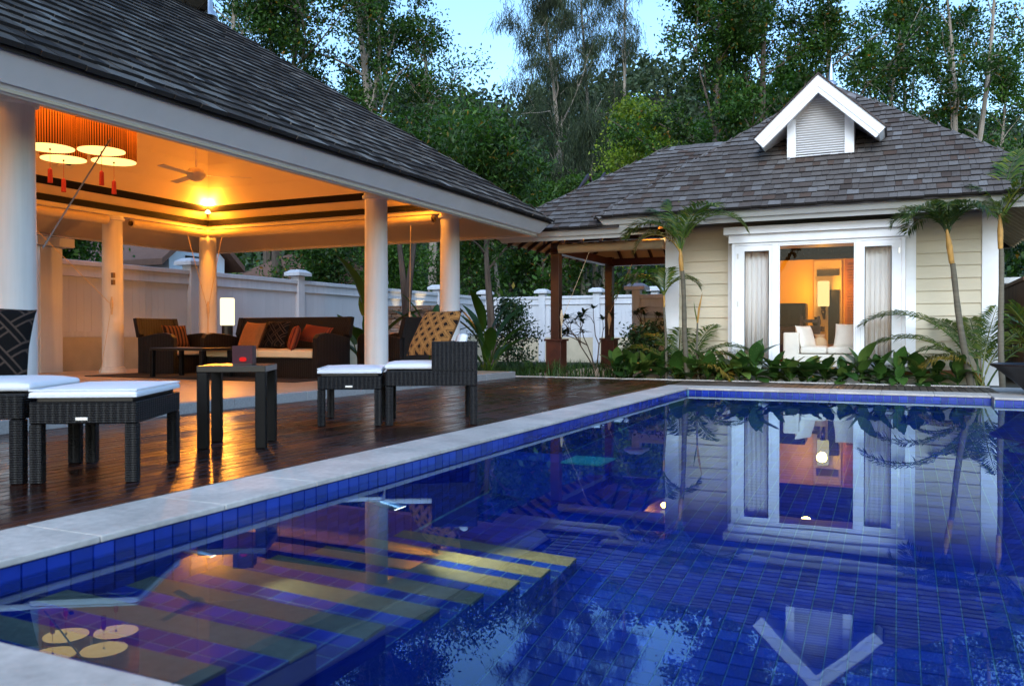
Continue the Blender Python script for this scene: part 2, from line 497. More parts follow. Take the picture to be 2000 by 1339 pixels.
def _pane():
    t = NT('window_glass')
    f = t.n('ShaderNodeFresnel', IOR=1.22)
    a = t.n('ShaderNodeBsdfTransparent'); a.inputs['Color'].default_value = (0.97, 0.98, 0.98, 1)
    b = t.n('ShaderNodeBsdfGlossy', Roughness=0.0)
    m = t.n('ShaderNodeMixShader'); t.l(f.outputs[0], m.inputs[0]); t.l(a.outputs[0], m.inputs[1]); t.l(b.outputs[0], m.inputs[2])
    return t.done(m)


M['pane'] = _pane()


def _sheer(name, col, trans):
    t = NT(name)
    d = t.n('ShaderNodeBsdfDiffuse'); d.inputs['Color'].default_value = (*col, 1)
    q = t.n('ShaderNodeBsdfTranslucent'); q.inputs['Color'].default_value = (*col, 1)
    m = t.n('ShaderNodeMixShader', Fac=trans); t.l(d.outputs[0], m.inputs[1]); t.l(q.outputs[0], m.inputs[2])
    return t.done(m)


M['curtain'] = _sheer('sheer_curtain', (0.85, 0.83, 0.80), 0.32)


def _shade():
    t = NT('ribbed_lamp_shade'); o = t.obj()
    at_ = t.n('ShaderNodeSeparateXYZ'); t.l(o, at_.inputs[0])
    ang = t.math('ARCTAN2', at_.outputs[1], at_.outputs[0])
    s = t.math('GREATER_THAN', t.math('SINE', t.math('MULTIPLY', ang, 60.0)), -0.1)
    c = t.mix(s, (0.012, 0.005, 0.003), (0.19, 0.075, 0.026))
    d = t.n('ShaderNodeBsdfDiffuse'); t.l(c, d.inputs['Color'])
    q = t.n('ShaderNodeBsdfTranslucent'); t.l(c, q.inputs['Color'])
    m = t.n('ShaderNodeMixShader', Fac=0.6); t.l(d.outputs[0], m.inputs[1]); t.l(q.outputs[0], m.inputs[2])
    return t.done(m)


M['shade'] = _shade()
WARM = (1.0, 0.33, 0.028)
M['disc'] = emit('lit_diffuser', (1.0, 0.50, 0.14), 0.85)
M['bulb'] = emit('lit_bulb', (1.0, 0.60, 0.18), 3.2)
M['tablelamp'] = emit('lit_table_lamp', (1.0, 0.80, 0.48), 0.52)
M['roomlamp'] = emit('lit_paper_shade', (1.0, 0.66, 0.26), 0.36)
M['lens'] = emit('lit_pool_lens', (1.0, 0.92, 0.75), 2.0)
M['redglow'] = emit('red_candle_glow', (1.0, 0.03, 0.03), 0.2)
M['candle_glass'] = plain('purple_red_glass', (0.045, 0.006, 0.014), 0.4, 0.2, 12.0, 0.05, 0.2)
M['tassel'] = plain('red_silk_tassel', (0.42, 0.025, 0.02), 0.7, 0.15, 30.0, 0.2)
M['bowl'] = plain('black_glazed_clay', (0.012, 0.010, 0.011), 0.4, 0.2)
M['tv'] = plain('dark_screen', (0.006, 0.006, 0.007), 0.3, 0.1, spec=0.2)
M['terracotta'] = plain('terracotta', (0.40, 0.16, 0.06), 0.7, 0.15)
M['brownfence'] = pieces_mat('brown_fence_board', [(0.0, (0.12, 0.055, 0.03)), (1.0, (0.19, 0.09, 0.05))], 0.6, (8, 8, 0.5), 8, 0.4, 0.2, 0.3)
M['far_tile'] = pieces_mat('far_roof_tile', [(0.0, (0.16, 0.08, 0.055)), (1.0, (0.24, 0.13, 0.09))], 0.8, (1, 1, 1), 10, 0.3, 0.3, 0.2)


def lamp(name, loc, energy, radius=0.06, col=WARM, parent=None, spot=None, target=None, blend=0.5):
    d = bpy.data.lights.new(name, 'SPOT' if spot else 'POINT')
    d.energy = energy * 1.0; d.color = col; d.shadow_soft_size = radius
    o = bpy.data.objects.new(name, d)
    mw = Matrix.Translation(loc)
    if spot:
        d.spot_size = R(spot); d.spot_blend = blend
        mw = mw @ (Vector(loc) - Vector(target)).to_track_quat('Z', 'Y').to_matrix().to_4x4()
    return reg(o, parent, (WM[parent].inverted() @ mw) if parent is not None else mw)
# ================================================================== ground and pool
GZ = -0.25
g = MB()
for x0, x1, y0, y1 in ((-260, -2.95, -60, 320), (6.2, 260, -60, 320), (-2.95, 6.2, -60, 0.9), (-2.95, 6.2, 12.9, 320)):
    g.box(x0, x1, y0, y1, GZ - 0.3, GZ)
tag(g.build('garden_ground', M['soil']), kind='structure')
tag(MB().box(-6.2, 5.5, 13.76, 18.8, GZ - 0.2, -0.03).build('planting_bed', M['soil']), kind='structure')

PX0, PX1, PY0, PY1, PZ = -2.71, 4.6, 1.31, 11.76, -1.65
JX, JY = 1.04, 11.47          # the far edge steps towards the house corner here
WZ = -0.075                   # water level
P = 0.0933                    # tile pitch
pool = thing('swimming_pool', 'cobalt blue tiled swimming pool with pale granite coping beside the deck', 'pool', (0, 6.5, 0))
sh = MB()
sh.box(PX0 - 0.25, PX1 + 0.2, PY0 - 0.25, PY1 + 0.25, PZ - 0.2, PZ - 0.008)
sh.box(PX0 - 0.25, PX0 - 0.008, PY0 - 0.25, PY1 + 0.25, PZ - 0.008, -0.03)
sh.box(PX1 + 0.008, PX1 + 0.2, PY0 - 0.25, PY1 + 0.25, PZ - 0.008, -0.03)
sh.box(PX0 - 0.008, PX1 + 0.008, PY1 + 0.008, PY1 + 0.25, PZ - 0.008, -0.03)
sh.box(PX0 - 0.008, PX1 + 0.008, PY0 - 0.25, PY0 - 0.008, PZ - 0.008, -0.03)
sh.box(JX + 0.008, PX1 + 0.008, JY + 0.008, PY1 + 0.008, PZ - 0.008, -0.03)
sh.build('grout_shell', M['grout'], pool)

# tiles: (matrix with local x,y in the wall plane and z out of it)
tiles = []
def frame(o, ex, ey, ez):
    m = Matrix.Identity(4)
    for i, a in enumerate((ex, ey, ez)):
        for j in range(3): m[j][i] = a[j]
    m.translation = o
    return m
def tile_rows(o, ex, ey, ez, nu, nv):
    for j in range(nv):
        for i in range(nu):
            c = Vector(o) + Vector(ex) * (P * (i + 0.5)) + Vector(ey) * (P * (j + 0.5))
            tiles.append((c, ex, ey, ez, j))
nyl = int((PY1 - PY0) / P)
tile_rows((PX0 - 0.008, PY0, -0.028), (0, 1, 0), (0, 0, -1), (1, 0, 0), nyl, 17)
tile_rows((JX, PY1 + 0.008, -0.028), (-1, 0, 0), (0, 0, -1), (0, -1, 0), int((JX - PX0) / P), 17)
tile_rows((PX1, JY + 0.008, -0.028), (-1, 0, 0), (0, 0, -1), (0, -1, 0), int((PX1 - JX) / P), 17)
fl0 = len(tiles)
tile_rows((PX0, PY0, PZ - 0.008), (1, 0, 0), (0, 1, 0), (0, 0, 1), int((PX1 - PX0) / P), nyl)
a_ = P / 2 - 0.0018
tb = MB(); tb.add([(-a_, -a_, 0), (a_, -a_, 0), (a_, a_, 0), (-a_, a_, 0), (-a_ + .002, -a_ + .002, .008), (a_ - .002, -a_ + .002, .008), (a_ - .002, a_ - .002, .008), (-a_ + .002, a_ - .002, .008)],
                  [(4, 5, 6, 7), (0, 1, 5, 4), (1, 2, 6, 5), (2, 3, 7, 6), (3, 0, 4, 7)])
tile_me = tb.mesh('pool_tile'); tile_me.materials.append(M['pool_tile'])
def tile_key(t):
    c = t[0]
    d = (c - Vector((0, 0, 0.75))).length
    return d + (0 if t[4] == 0 and abs(t[3][2]) < 0.5 else 30)
order = sorted(range(len(tiles)), key=lambda i: tile_key(tiles[i]))
front = [i for i in order if tile_key(tiles[i]) < 30]
front += [i for i in sorted(range(fl0, len(tiles)), key=lambda i: (tiles[i][0] - Vector((0.3, 3.4, -1.6))).length)][:max(0, 300 - len(front))]
front = set(front[:300])
base_v = np.array(tb.v)
V, F_ = [], []
for i, (c, ex, ey, ez, j) in enumerate(tiles):
    ex, ey, ez = Vector(ex), Vector(ey), Vector(ez)
    if ex.cross(ey).dot(ez) < 0: ey = -ey
    m = frame(c, ex, ey, ez)
    if i in front:
        piece('pool_tile', tile_me, pool, m)
    else:
        A = np.array(m)
        V.append(base_v @ A[:3, :3].T + A[:3, 3])
V = np.concatenate(V)
nt = len(V) // 8
fq = np.array(tb.f)
quads = (fq[None, :, :] + (np.arange(nt) * 8)[:, None, None]).reshape(-1, 4)
me = bpy.data.meshes.new('tile_field'); me.from_pydata(V.tolist(), [], quads.tolist()); me.materials.append(M['pool_tile'])
tag(wrap('tile_field', me, pool), kind='stuff')

# stair down into the water along the deck side
for k in range(8):
    y1 = 1.664 + 0.375 * k; y0 = PY0 if k == 0 else y1 - 0.375
    z = -0.205 - 0.184 * k
    st = MB().box(PX0, -1.6, y0, y1, PZ, z - 0.008).build('pool_step', M['pool_tile'], pool)
    MB().box(PX0 + 0.002, -1.598, y1 - 0.125, y1 + 0.002, z - 0.03, z).build('nosing', M['nosing'], st, bevel=0.004)
    tt = MB(); n_u, n_v = 12, max(1, int(round((y1 - 0.125 - y0) / P)))
    pu, pv = 1.11 / n_u, (y1 - 0.127 - y0) / n_v
    for iu in range(n_u):
        for iv in range(n_v):
            tt.box(PX0 + pu * iu + .003, PX0 + pu * (iu + 1) - .003, y0 + pv * iv + .003, y0 + pv * (iv + 1) - .003, z - .007, z)
    tag(tt.build('tread_tiles', M['pool_tile'], st), kind='stuff')
    MB().box(PX0 + 0.001, -1.601, y0 + .001, y1 - .126, z - 0.0075, z - .003).build('tread_grout', M['grout'], st)
# low ledge block by the deck wall with a pale drain lid
MB().box(PX0, -1.9, 5.45, 5.8, PZ, -0.5).build('ledge_block', M['pool_tile'], pool)
lid = MB().box(-2.14, -1.84, 5.42, 5.74, -0.5, -0.44).build('drain_lid', plain('turquoise_lid', (0.03, 0.30, 0.36), 0.4, 0.05), pool)

# coping
def stones(x0, x1, y0, y1, along, step, z0=-0.026, z1=0.0):
    L = (x1 - x0) if along == 'x' else (y1 - y0)
    n = max(1, round(L / step))
    for i in range(n):
        a, b = i / n, (i + 1) / n
        m = MB()
        if along == 'x': m.box(x0 + L * a + .0015, x0 + L * b - .0015, y0, y1, z0, z1)
        else: m.box(x0, x1, y0 + L * a + .0015, y0 + L * b - .0015, z0, z1)
        m.build('coping_stone', M['coping'], pool, bevel=0.005)
stones(-3.13, -2.70, 0.9, 12.36, 'y', 0.62)
stones(-2.698, JX - 0.001, PY1 - 0.01, 12.36, 'x', 0.62)
stones(JX, PX1 + 0.4, JY - 0.01, 11.87, 'x', 0.62)
stones(-2.698, PX1 + 0.4, 0.9, PY0 + 0.01, 'x', 0.62)
stones(PX1 - 0.01, PX1 + 0.4, PY0 + 0.011, JY - 0.011, 'y', 0.9)
sub = MB(); sub.box(-3.13, PX0 - 0.01, 0.9, 12.36, -0.4, -0.0265); sub.box(PX0 - 0.01, PX1 + 0.4, 0.9, PY0 - 0.012, -0.4, -0.0265)
sub.box(PX0 - 0.01, JX, PY1 + 0.012, 12.36, -0.4, -0.0265); sub.box(JX, PX1 + 0.4, JY + 0.012, 12.36, -0.4, -0.0265)
sub.build('coping_bed', M['kerb'], pool)
tag(MB().box(-9, 8, -4, 0.898, -0.3, -0.002).build('terrace', M['coping']), kind='structure')
for k in range(3):
    pass
pl = thing('stone_platform', kind='structure', loc=(1.8, 12.7, 0))
for (x0, x1, y0, y1) in ((1.045, 1.9, 11.873, 12.36), (1.19, 1.9, 12.363, 13.0), (1.19, 1.9, 13.003, 13.72), (1.903, 3.2, 11.873, 12.9), (1.903, 3.2, 12.903, 13.72)):
    MB().box(x0, x1, y0, y1, -0.3, 0.0).build('paving_slab', M['coping'], pl, bevel=0.004)

wt = MB(); wt.quad((PX0 - 0.004, PY0 - 0.004, WZ), (PX1 + 0.004, PY0 - 0.004, WZ), (PX1 + 0.004, PY1 + 0.004, WZ), (PX0 - 0.004, PY1 + 0.004, WZ))
tag(wt.build('pool_water', M['water']), kind='structure')

# underwater lamps on the deck-side wall
def pool_light(y, z, tgt, r, L, en, cone):
    p = Vector((PX0, y, z)); t = Vector(tgt); d = (t - p).normalized()
    p = p + Vector((0.09, 0, 0))
    b = MB().tube([p - d * 0.03, p + d * L], r, 16).build('pool_light', M['steel'], pool, smooth=True)
    MB().tube([Vector((PX0 - 0.01, y, z)), p], 0.02, 8).build('bracket', M['steel'], b)
    MB().tube([p + d * (L - 0.004), p + d * (L + 0.003)], r * 0.88, 16).build('lens', M['lens'], b)
    lamp('lamp_beam', p + d * (L + 0.02), en, 0.02, (1.0, 0.74, 0.28), b, cone, p + d * 2, 0.6)
pool_light(3.94, -0.62, (-1.05, 3.82, -1.62), 0.05, 0.13, 46, 76)
pool_light(2.60, -0.40, (-1.95, 2.75, -0.85), 0.018, 0.05, 6, 60)

# ================================================================== deck
deck = thing('wooden_deck', kind='structure', loc=(-4.6, 6, 0))
x = -6.148; n = 0
while x < -3.14:
    w = min(0.0945, -3.133 - x)
    y = -1.5 - rnd.random() * 2.5
    while y < 13.66:
        L = rnd.uniform(3.2, 5.0); y1 = min(y + L, 13.66)
        if y1 - y > 0.3 and y1 > -1:
            zz = rnd.uniform(-0.0015, 0.0)
            MB().box(x + .0035, x + w - .0035, max(y, -1.5) + .002, y1 - .002, -0.03, zz).build('deck_board', M['deck'], deck, bevel=0.003, seg=1)
        y = y1 if y1 < 13.66 else 99
    x += 0.0945
x = -3.131
while x < 1.17:
    w = min(0.0945, 1.187 - x)
    MB().box(x + .004, x + w - .004, 12.364, 13.66, -0.03, rnd.uniform(-0.002, 0.0)).build('slat', M['slat'], deck, bevel=0.003, seg=1)
    x += 0.0945
bl = MB(); bl.box(-6.15, -3.134, -1.5, 13.66, -0.3, -0.036); bl.box(-3.132, 1.187, 12.362, 13.66, -0.3, -0.036)
bl.build('joist_frame', M['black'], deck)
tag(MB().box(-6.9, 1.188, 13.664, 13.755, -0.3, 0.012).build('deck_edging', M['coping'], bevel=0.006), kind='structure')

# ================================================================== shingle roofs
def wedge(w, L, t0=0.03, t1=0.006):
    m = MB()
    h = w / 2 - 0.0025
    m.add([(-h, 0, 0), (h, 0, 0), (h, L, 0), (-h, L, 0), (-h, 0, t0), (h, 0, t0), (h, L, t1), (-h, L, t1)],
          [(4, 5, 6, 7), (0, 1, 5, 4), (1, 2, 6, 5), (3, 7, 4, 0), (2, 3, 7, 6)])
    return m


def shingle_plane(parent, O, e, s, uL, uR, H, expo, mat, wmin, wmax, n_parts=300, seed=1, hide=None, t0=0.03):
    """rows of shingles on a plane: O eave origin, e along the eave, s up the slope; uL(v), uR(v) bound each row"""
    rr = random.Random(seed)
    O, e, s = Vector(O), Vector(e).normalized(), Vector(s).normalized()
    nn = e.cross(s).normalized()
    ws = [wmin + (wmax - wmin) * i / 5 for i in range(6)]
    mes = []
    for w in ws:
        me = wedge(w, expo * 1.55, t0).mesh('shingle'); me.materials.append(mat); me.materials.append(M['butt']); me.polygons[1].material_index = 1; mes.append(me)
    full, part = [], MB()
    nr = int(H / expo) + 1
    for r in range(nr):
        v = r * expo - 0.03
        a, b = uL(max(v, 0)), uR(max(v, 0))
        if b - a < 0.03: continue
        u = a
        first = True
        while u < b - 0.02:
            k = rr.randrange(6); w = ws[k]
            if first: w = w * rr.uniform(0.4, 1.0)
            if u + w > b - 0.03: w = b - u
            L_ = expo * 1.55
            la, ra_ = max(0.0, uL(max(v, 0) + L_) - u), max(0.0, u + w - uR(max(v, 0) + L_))
            cut = first or w != ws[k] or la > 0 or ra_ > 0
            c = O + e * (u + w / 2) + s * (v + rr.uniform(-0.011, 0.011)) + nn * (0.004 + rr.uniform(0, 0.006))
            tilt = rr.uniform(-0.012, 0.012)
            es = (e + s * tilt).normalized()
            sv = (s + nn * 0.004)
            sv = (sv - es * sv.dot(es)).normalized()
            m = frame(c, es, sv, es.cross(sv))
            if hide is None or not hide(c):
                if cut:
                    wm = wedge(w, L_, t0)
                    if la > 0 or ra_ > 0:
                        xl, xr = -w / 2 + la, w / 2 - ra_
                        if xl > xr: xl = xr = max(-w / 2, min(w / 2, (xl + xr) / 2))
                        for q_ in (3, 7): wm.v[q_] = (xl, wm.v[q_][1], wm.v[q_][2])
                        for q_ in (2, 6): wm.v[q_] = (xr, wm.v[q_][1], wm.v[q_][2])
                    part.add([m @ Vector(q) for q in wm.v], wm.f)
                else:
                    full.append(((c - Vector((0, 0, .75))).length, k, m))
            u += w; first = False
    full.sort(key=lambda q: q[0])
    for d, k, m in full[:n_parts]:
        piece('shingle', mes[k], parent, m)
    for d, k, m in full[n_parts:]:
        wm = wedge(ws[k], expo * 1.55, t0); part.add([m @ Vector(q) for q in wm.v], wm.f)
    if part.f:
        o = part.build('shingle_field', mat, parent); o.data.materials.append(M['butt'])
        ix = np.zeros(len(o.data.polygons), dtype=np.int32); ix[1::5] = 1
        o.data.polygons.foreach_set('material_index', ix); tag(o, kind='stuff')


def caps(parent, p0, p1, up, mat, w=0.13, step=0.26, drop=0.75):
    """ridge pieces from p0 up to p1, lapped"""
    p0, p1 = Vector(p0), Vector(p1); d = p1 - p0; L = d.length; d.normalize()
    up = (Vector(up) - d * Vector(up).dot(d)).normalized(); sd = d.cross(up).normalized()
    m = MB(); l = step * 1.12; t = 0.010
    pts = []
    for y, h in ((0, t), (l, 0.004)):
        pts += [(-w, y, h - w * drop), (0, y, h), (w, y, h - w * drop)]
    lo = [(a, b, c - 0.022) for a, b, c in pts]
    m.add(pts + lo, [(0, 1, 4, 3), (1, 2, 5, 4), (6, 9, 10, 7), (7, 10, 11, 8), (0, 6, 7, 1), (1, 7, 8, 2), (3, 4, 10, 9), (4, 5, 11, 10), (0, 3, 9, 6), (2, 8, 11, 5)])
    me = m.mesh('ridge_cap'); me.materials.append(mat)
    n = int(L / step)
    for i in range(n):
        c = p0 + d * (i * step + rnd.uniform(-.008, .008)) + up * (0.022 + rnd.uniform(0, .003))
        piece('ridge_cap', me, parent, frame(c, sd, d, sd.cross(d)))


def mitre(mb, rect, prof, sides='ENWS'):
    """profile polygon of (outset, z) run round a rectangle with mitred corners"""
    x0, x1, y0, y1 = rect
    for sd in sides:
        A, B = [], []
        for o, z in prof:
            if sd == 'E': A.append((x1 + o, y0 - o, z)); B.append((x1 + o, y1 + o, z))
            if sd == 'W': A.append((x0 - o, y1 + o, z)); B.append((x0 - o, y0 - o, z))
            if sd == 'N': A.append((x1 + o, y1 + o, z)); B.append((x0 - o, y1 + o, z))
            if sd == 'S': A.append((x0 - o, y0 - o, z)); B.append((x1 + o, y0 - o, z))
        n = len(prof)
        mb.add(A + B, [tuple(range(n)), tuple(range(2 * n - 1, n - 1, -1))] + [(i, (i + 1) % n, (i + 1) % n + n, i + n) for i in range(n)])
    return mb

# ================================================================== pavilion
CX0, CX1, CY0, CY1 = -12.3, -6.88, 2.51, 12.35
RECT = (CX0, CX1, CY0, CY1)
pav = thing('pavilion', 'open lounge pavilion with round white columns under a grey shingle hip roof', 'pavilion', (-9.59, 7.43, 0))
MB().box(-13.3, -6.272, 1.1, 13.42, -0.3, 0.088).build('floor_slab', M['kerb'], pav)
fl = thing('floor', parent=pav, loc=(0, 0, 0))
nx, ny = 12, 21
tx, ty = (13.3 - 6.275) / nx, (13.42 - 1.1) / ny
me = MB().box(-tx / 2 + .002, tx / 2 - .002, -ty / 2 + .002, ty / 2 - .002, 0, 0.012).mesh('floor_tile'); me.materials.append(M['floor_tile'])
for i in range(nx):
    for j in range(ny):
        piece('floor_tile', me, fl, Matrix.Translation((-13.3 + tx * (i + .5), 1.1 + ty * (j + .5), 0.0882)))
for j in range(13):
    y0 = -1.5 + j * 1.148
    MB().box(-6.27, -6.152, y0 + .002, y0 + 1.146, -0.2, 0.102).build('kerb_stone', M['kerb'], pav, bevel=0.008)
MB().box(-6.271, -6.153, 13.424, 13.66, -0.2, -0.002).build('kerb_end', M['kerb'], pav)

col_prof = [(0.215, 0), (0.215, 0.05), (0.195, 0.06), (0.195, 0.085), (0.172, 0.10), (0.171, 0.9), (0.160, 2.58), (0.158, 2.60), (0.195, 2.615), (0.20, 2.65), (0.175, 2.66), (0.175, 2.69)]
cm = MB().lathe(col_prof, n=40).mesh('column', smooth=True); cm.materials.append(M['column'])
for cx_ in (CX0, CX1):
    for cy_ in (CY0, 4.70, 10.16, CY1):
        piece('column', cm, pav, Matrix.Translation((cx_, cy_, 0.1)))
# ring beam, soffit, fascia
BB, BT = 2.79, 3.14
for nm, a in (('ring_beam', (CX1 - .1, CX1 + .1, CY0 - .1, CY1 + .1)), ('ring_beam', (CX0 - .1, CX0 + .1, CY0 - .1, CY1 + .1)),
              ('ring_beam', (CX0 + .1, CX1 - .1, CY0 - .1, CY0 + .1)), ('ring_beam', (CX0 + .1, CX1 - .1, CY1 - .1, CY1 + .1))):
    MB().box(*a, BB, BT).build(nm, M['beam'], pav)
for sd in 'ENWS':
    mitre(MB(), RECT, [(1.12, 2.475), (0.102, 3.13), (0.102, 3.15), (1.12, 2.495)], sd).build('soffit', M['soffit'], pav)
    mitre(MB(), RECT, [(1.285, 2.705), (1.155, 2.525), (1.125, 2.547), (1.255, 2.727)], sd).build('upper_fascia', M['fascia'], pav)
    mitre(MB(), RECT, [(1.150, 2.56), (1.085, 2.462), (1.06, 2.48), (1.125, 2.577)], sd).build('lower_fascia', M['fascia'], pav)
    mitre(MB(), RECT, [(-0.101, 2.862), (-0.132, 2.862), (-0.132, 2.962), (-0.101, 2.962)], sd).build('lower_trim_band', M['band'], pav)
# sloped ceiling of lapped panels and its black band
SL = 0.68
def cz(r): return 2.964 + SL * r
ceil = thing('ceiling', parent=pav)
edges = [0.0, 0.27, 0.68, 1.14, 1.62, 2.10, 2.60]
for a, b in zip(edges[:-1], edges[1:]):
    for sd in 'ENWS':
        o0, o1 = -(0.103 + a + .002), -(0.103 + b - .013)
        mitre(MB(), RECT, [(o0, cz(a)), (o1, cz(b)), (o1, cz(b) + .02), (o0, cz(a) + .02)], sd).build('ceiling_panel', M['ceiling'], ceil)
for sd in 'ENWS':
    mitre(MB(), RECT, [(-0.303, cz(.2) - .02), (-0.423, cz(.32) - .02), (-0.423, cz(.32) - .001), (-0.303, cz(.2) - .001)], sd).build('upper_trim_band', M['band'], ceil)
# roof
RZ0, RS = 2.735, 0.709
o_e = 1.31
hw = (CX1 - CX0) / 2 + o_e
rx = (CX0 + CX1) / 2; ry0, ry1 = CY0 - o_e + hw, CY1 + o_e - hw; rz = RZ0 + RS * hw
E0, E1 = (CX1 + o_e, CY0 - o_e, RZ0), (CX1 + o_e, CY1 + o_e, RZ0)
W0, W1 = (CX0 - o_e, CY0 - o_e, RZ0), (CX0 - o_e, CY1 + o_e, RZ0)
ra, rb = (rx, ry0, rz), (rx, ry1, rz)
rf = MB()
for poly in ((E0, E1, rb, ra), (E1, W1, rb), (W1, W0, ra, rb), (W0, E0, ra)):
    rf.slab(poly, (0, 0, -0.035))
roof = rf.build('roof', M['sheath'], pav)
sl = math.sqrt(1 + RS * RS); hs = 1 / sl
Ly = E1[1] - E0[1]
# the slope over the deck is laid shingle by shingle
shingle_plane(roof, (E0[0] + .02, E0[1], E0[2]), (0, 1, 0), (-1, 0, RS), lambda v: v * hs, lambda v: Ly - v * hs, hw * sl, 0.205, M['shingle'], 0.12, 0.24, 300, 3,
              hide=lambda c: c.y < 2.6, t0=0.040)
Lx = E1[0] - W1[0]
shingle_plane(roof, (E1[0], E1[1] + .02, E1[2]), (-1, 0, 0), (0, -1, RS), lambda v: v * hs, lambda v: Lx - v * hs, hw * sl, 0.205, M['shingle'], 0.2, 0.34, 0, 4)
shingle_plane(roof, W1, (0, -1, 0), (1, 0, RS), lambda v: v * hs, lambda v: Ly - v * hs, hw * sl, 0.205, M['shingle'], 0.25, 0.4, 0, 5)
shingle_plane(roof, (W0[0], W0[1], W0[2]), (1, 0, 0), (0, 1, RS), lambda v: v * hs, lambda v: Lx - v * hs, hw * sl, 0.205, M['shingle'], 0.2, 0.34, 0, 6)
caps(roof, E1, rb, (1, 1, 1.4), M['cap'], 0.11, 0.24, 0.5)
caps(roof, E0, ra, (1, -1, 1.4), M['cap'], 0.11, 0.24, 0.5)
caps(roof, W1, rb, (-1, 1, 1.4), M['cap'], 0.11, 0.24, 0.5)
caps(roof, ra, rb, (0, 0, 1), M['cap'], 0.12, 0.26, 0.7)
MB().lathe([(0.13, 0), (0.12, 0.06), (0.07, 0.12), (0.05, 0.35), (0.02, 0.5), (0.0, 0.55)], (rx, ry1 + 0.02, rz + 0.02), 16).build('finial', M['steel'], roof, smooth=True)
# small switches on one column
for zz in (1.72, 1.6):
    MB().box(-12.17, -12.115, 10.02, 10.06, zz, zz + 0.085).build('switch_plate', plain('brown_plate', (0.2, 0.12, 0.05), 0.4), pav)

# roller blinds: rolled canvas under the beam with its drop, cords and cleat
def blind(x0, y0, x1, y1, label, cords=()):
    c = ((x0 + x1) / 2, (y0 + y1) / 2, 2.68)
    t = thing('roller_blind', label, 'blind', c, group='rolled canvas blinds under the pavilion beam')
    a, b = Vector((x0, y0, 2.685)), Vector((x1, y1, 2.685))
    MB().tube([a, b], 0.075, 14).build('roll', M['canvas'], t, smooth=True)
    d = (b - a).normalized()
    MB().tube([a - d * .03, a], 0.045, 10).build('end_bracket', M['darkwood'], t)
    MB().tube([b, b + d * .03], 0.045, 10).build('end_bracket', M['darkwood'], t)
    for p0, p1, p2 in cords:
        MB().tube([p0, p1, p2], 0.006, 5).build('cord', M['rope'], t)
        MB().tube([Vector(p1) + Vector((0, 0, .14)), Vector(p1) + Vector((0.02, -.02, 0)), Vector(p1) + Vector((0, 0, -.16))], [0.012, 0.03, 0.01], 8).build('cord_coil', M['rope'], t, smooth=True)
blind(-12.12, 4.95, -12.12, 9.9, 'rolled canvas blind left of the column carrying two switch plates', [((-12.05, 8.3, 2.6), (-12.08, 9.96, 1.25), (-12.1, 9.75, 0.12)), ((-12.05, 7.6, 2.6), (-12.05, 7.6, 1.4), (-12.05, 7.58, 0.12))])
blind(-12.12, 10.4, -12.12, 12.1, 'short rolled canvas blind between the two orange lit rear columns', [((-12.05, 11.6, 2.6), (-12.08, 12.13, 1.2), (-12.08, 12.1, 0.7))])
blind(-12.05, 12.17, -7.1, 12.17, 'long rolled canvas blind on the pavilion side facing the tree trunks', [((-11.7, 12.1, 2.6), (-12.08, 12.13, 1.25), (-12.04, 12.1, 0.7)), ((-7.5, 12.1, 2.6), (-7.52, 12.1, 1.0), (-7.52, 12.1, 0.14))])
# taut grey cord down to the near column
cd = MB().tube([(-6.98, 5.75, 2.66), (-6.74, 4.86, 1.5)], 0.007, 6)
tag(cd.build('blind_cord', M['steelcable']), 'thin grey blind cord slanting down to the nearest white column', 'cord')

# pendant drum lamps in a cluster of four
def pendant(x, y, zb, label):
    t = thing('pendant_lamp', label, 'pendant lamp', (x, y, zb), group='drum pendant lamps with red tassels')
    MB().lathe([(0.276, 0.012), (0.280, 0.30), (0.276, 0.58)], (0, 0, 0), 48, cap=False).build('lamp_shade', M['shade'], t, local=True, smooth=True)
    MB().lathe([(0.272, 0.0), (0.272, 0.010)], (0, 0, 0), 40).build('diffuser', M['disc'], t, local=True)
    MB().lathe([(0.012, -0.02), (0.012, 0.0)], (0, 0, 0), 8).build('knob', M['darkwood'], t, local=True)
    MB().tube([(0, 0, -.02), (0, 0, -.24)], 0.003, 4).build('tassel_string', M['tassel'], t, local=True)
    MB().tube([(0, 0, -.24), (0, 0, -.26), (0, 0, -.42)], [0.008, 0.026, 0.03], 8).build('tassel', M['tassel'], t, local=True)
    MB().tube([(0, 0, 0.0), (0, 0, cz(2.3) - zb)], 0.008, 6).build('rod', M['black'], t, local=True)
    lamp('bulb_light', (x, y, zb + 0.46), 16, 0.05, WARM, t)
pendant(-9.44, 6.91, 3.03, 'drum pendant lamp half hidden behind the nearest column, above the left tassel')
pendant(-9.01, 7.29, 3.03, 'drum pendant lamp at the front right, crossed by a hanging chain')
pendant(-9.89, 7.43, 3.03, 'drum pendant lamp at the back left, crossed by the slanting grey cord')
pendant(-9.42, 7.81, 3.03, 'drum pendant lamp at the back right, nearest the ceiling fan')

# ceiling fan
t = thing('ceiling_fan', 'pale ceiling fan with thin blades hanging above the glaring corner lamp', 'ceiling fan', (-9.59, 9.40, 3.12))
MB().tube([(0, 0, 0.1), (0, 0, 1.45)], 0.016, 8).build('rod', M['beam'], t, local=True)
MB().lathe([(0.02, 0.14), (0.10, 0.12), (0.14, 0.06), (0.13, 0.0), (0.08, -0.05), (0.02, -0.07)], n=24).build('motor', M['beam'], t, local=True, smooth=True)
for k in range(3):
    a = R(40 + 120 * k)
    mm = Matrix.Rotation(a, 4, 'Z') @ Matrix.Rotation(R(9), 4, 'X')
    MB().box(0.12, 0.80, -0.055, 0.055, 0.02, 0.028, mm).build('blade', M['beam'], t, local=True)
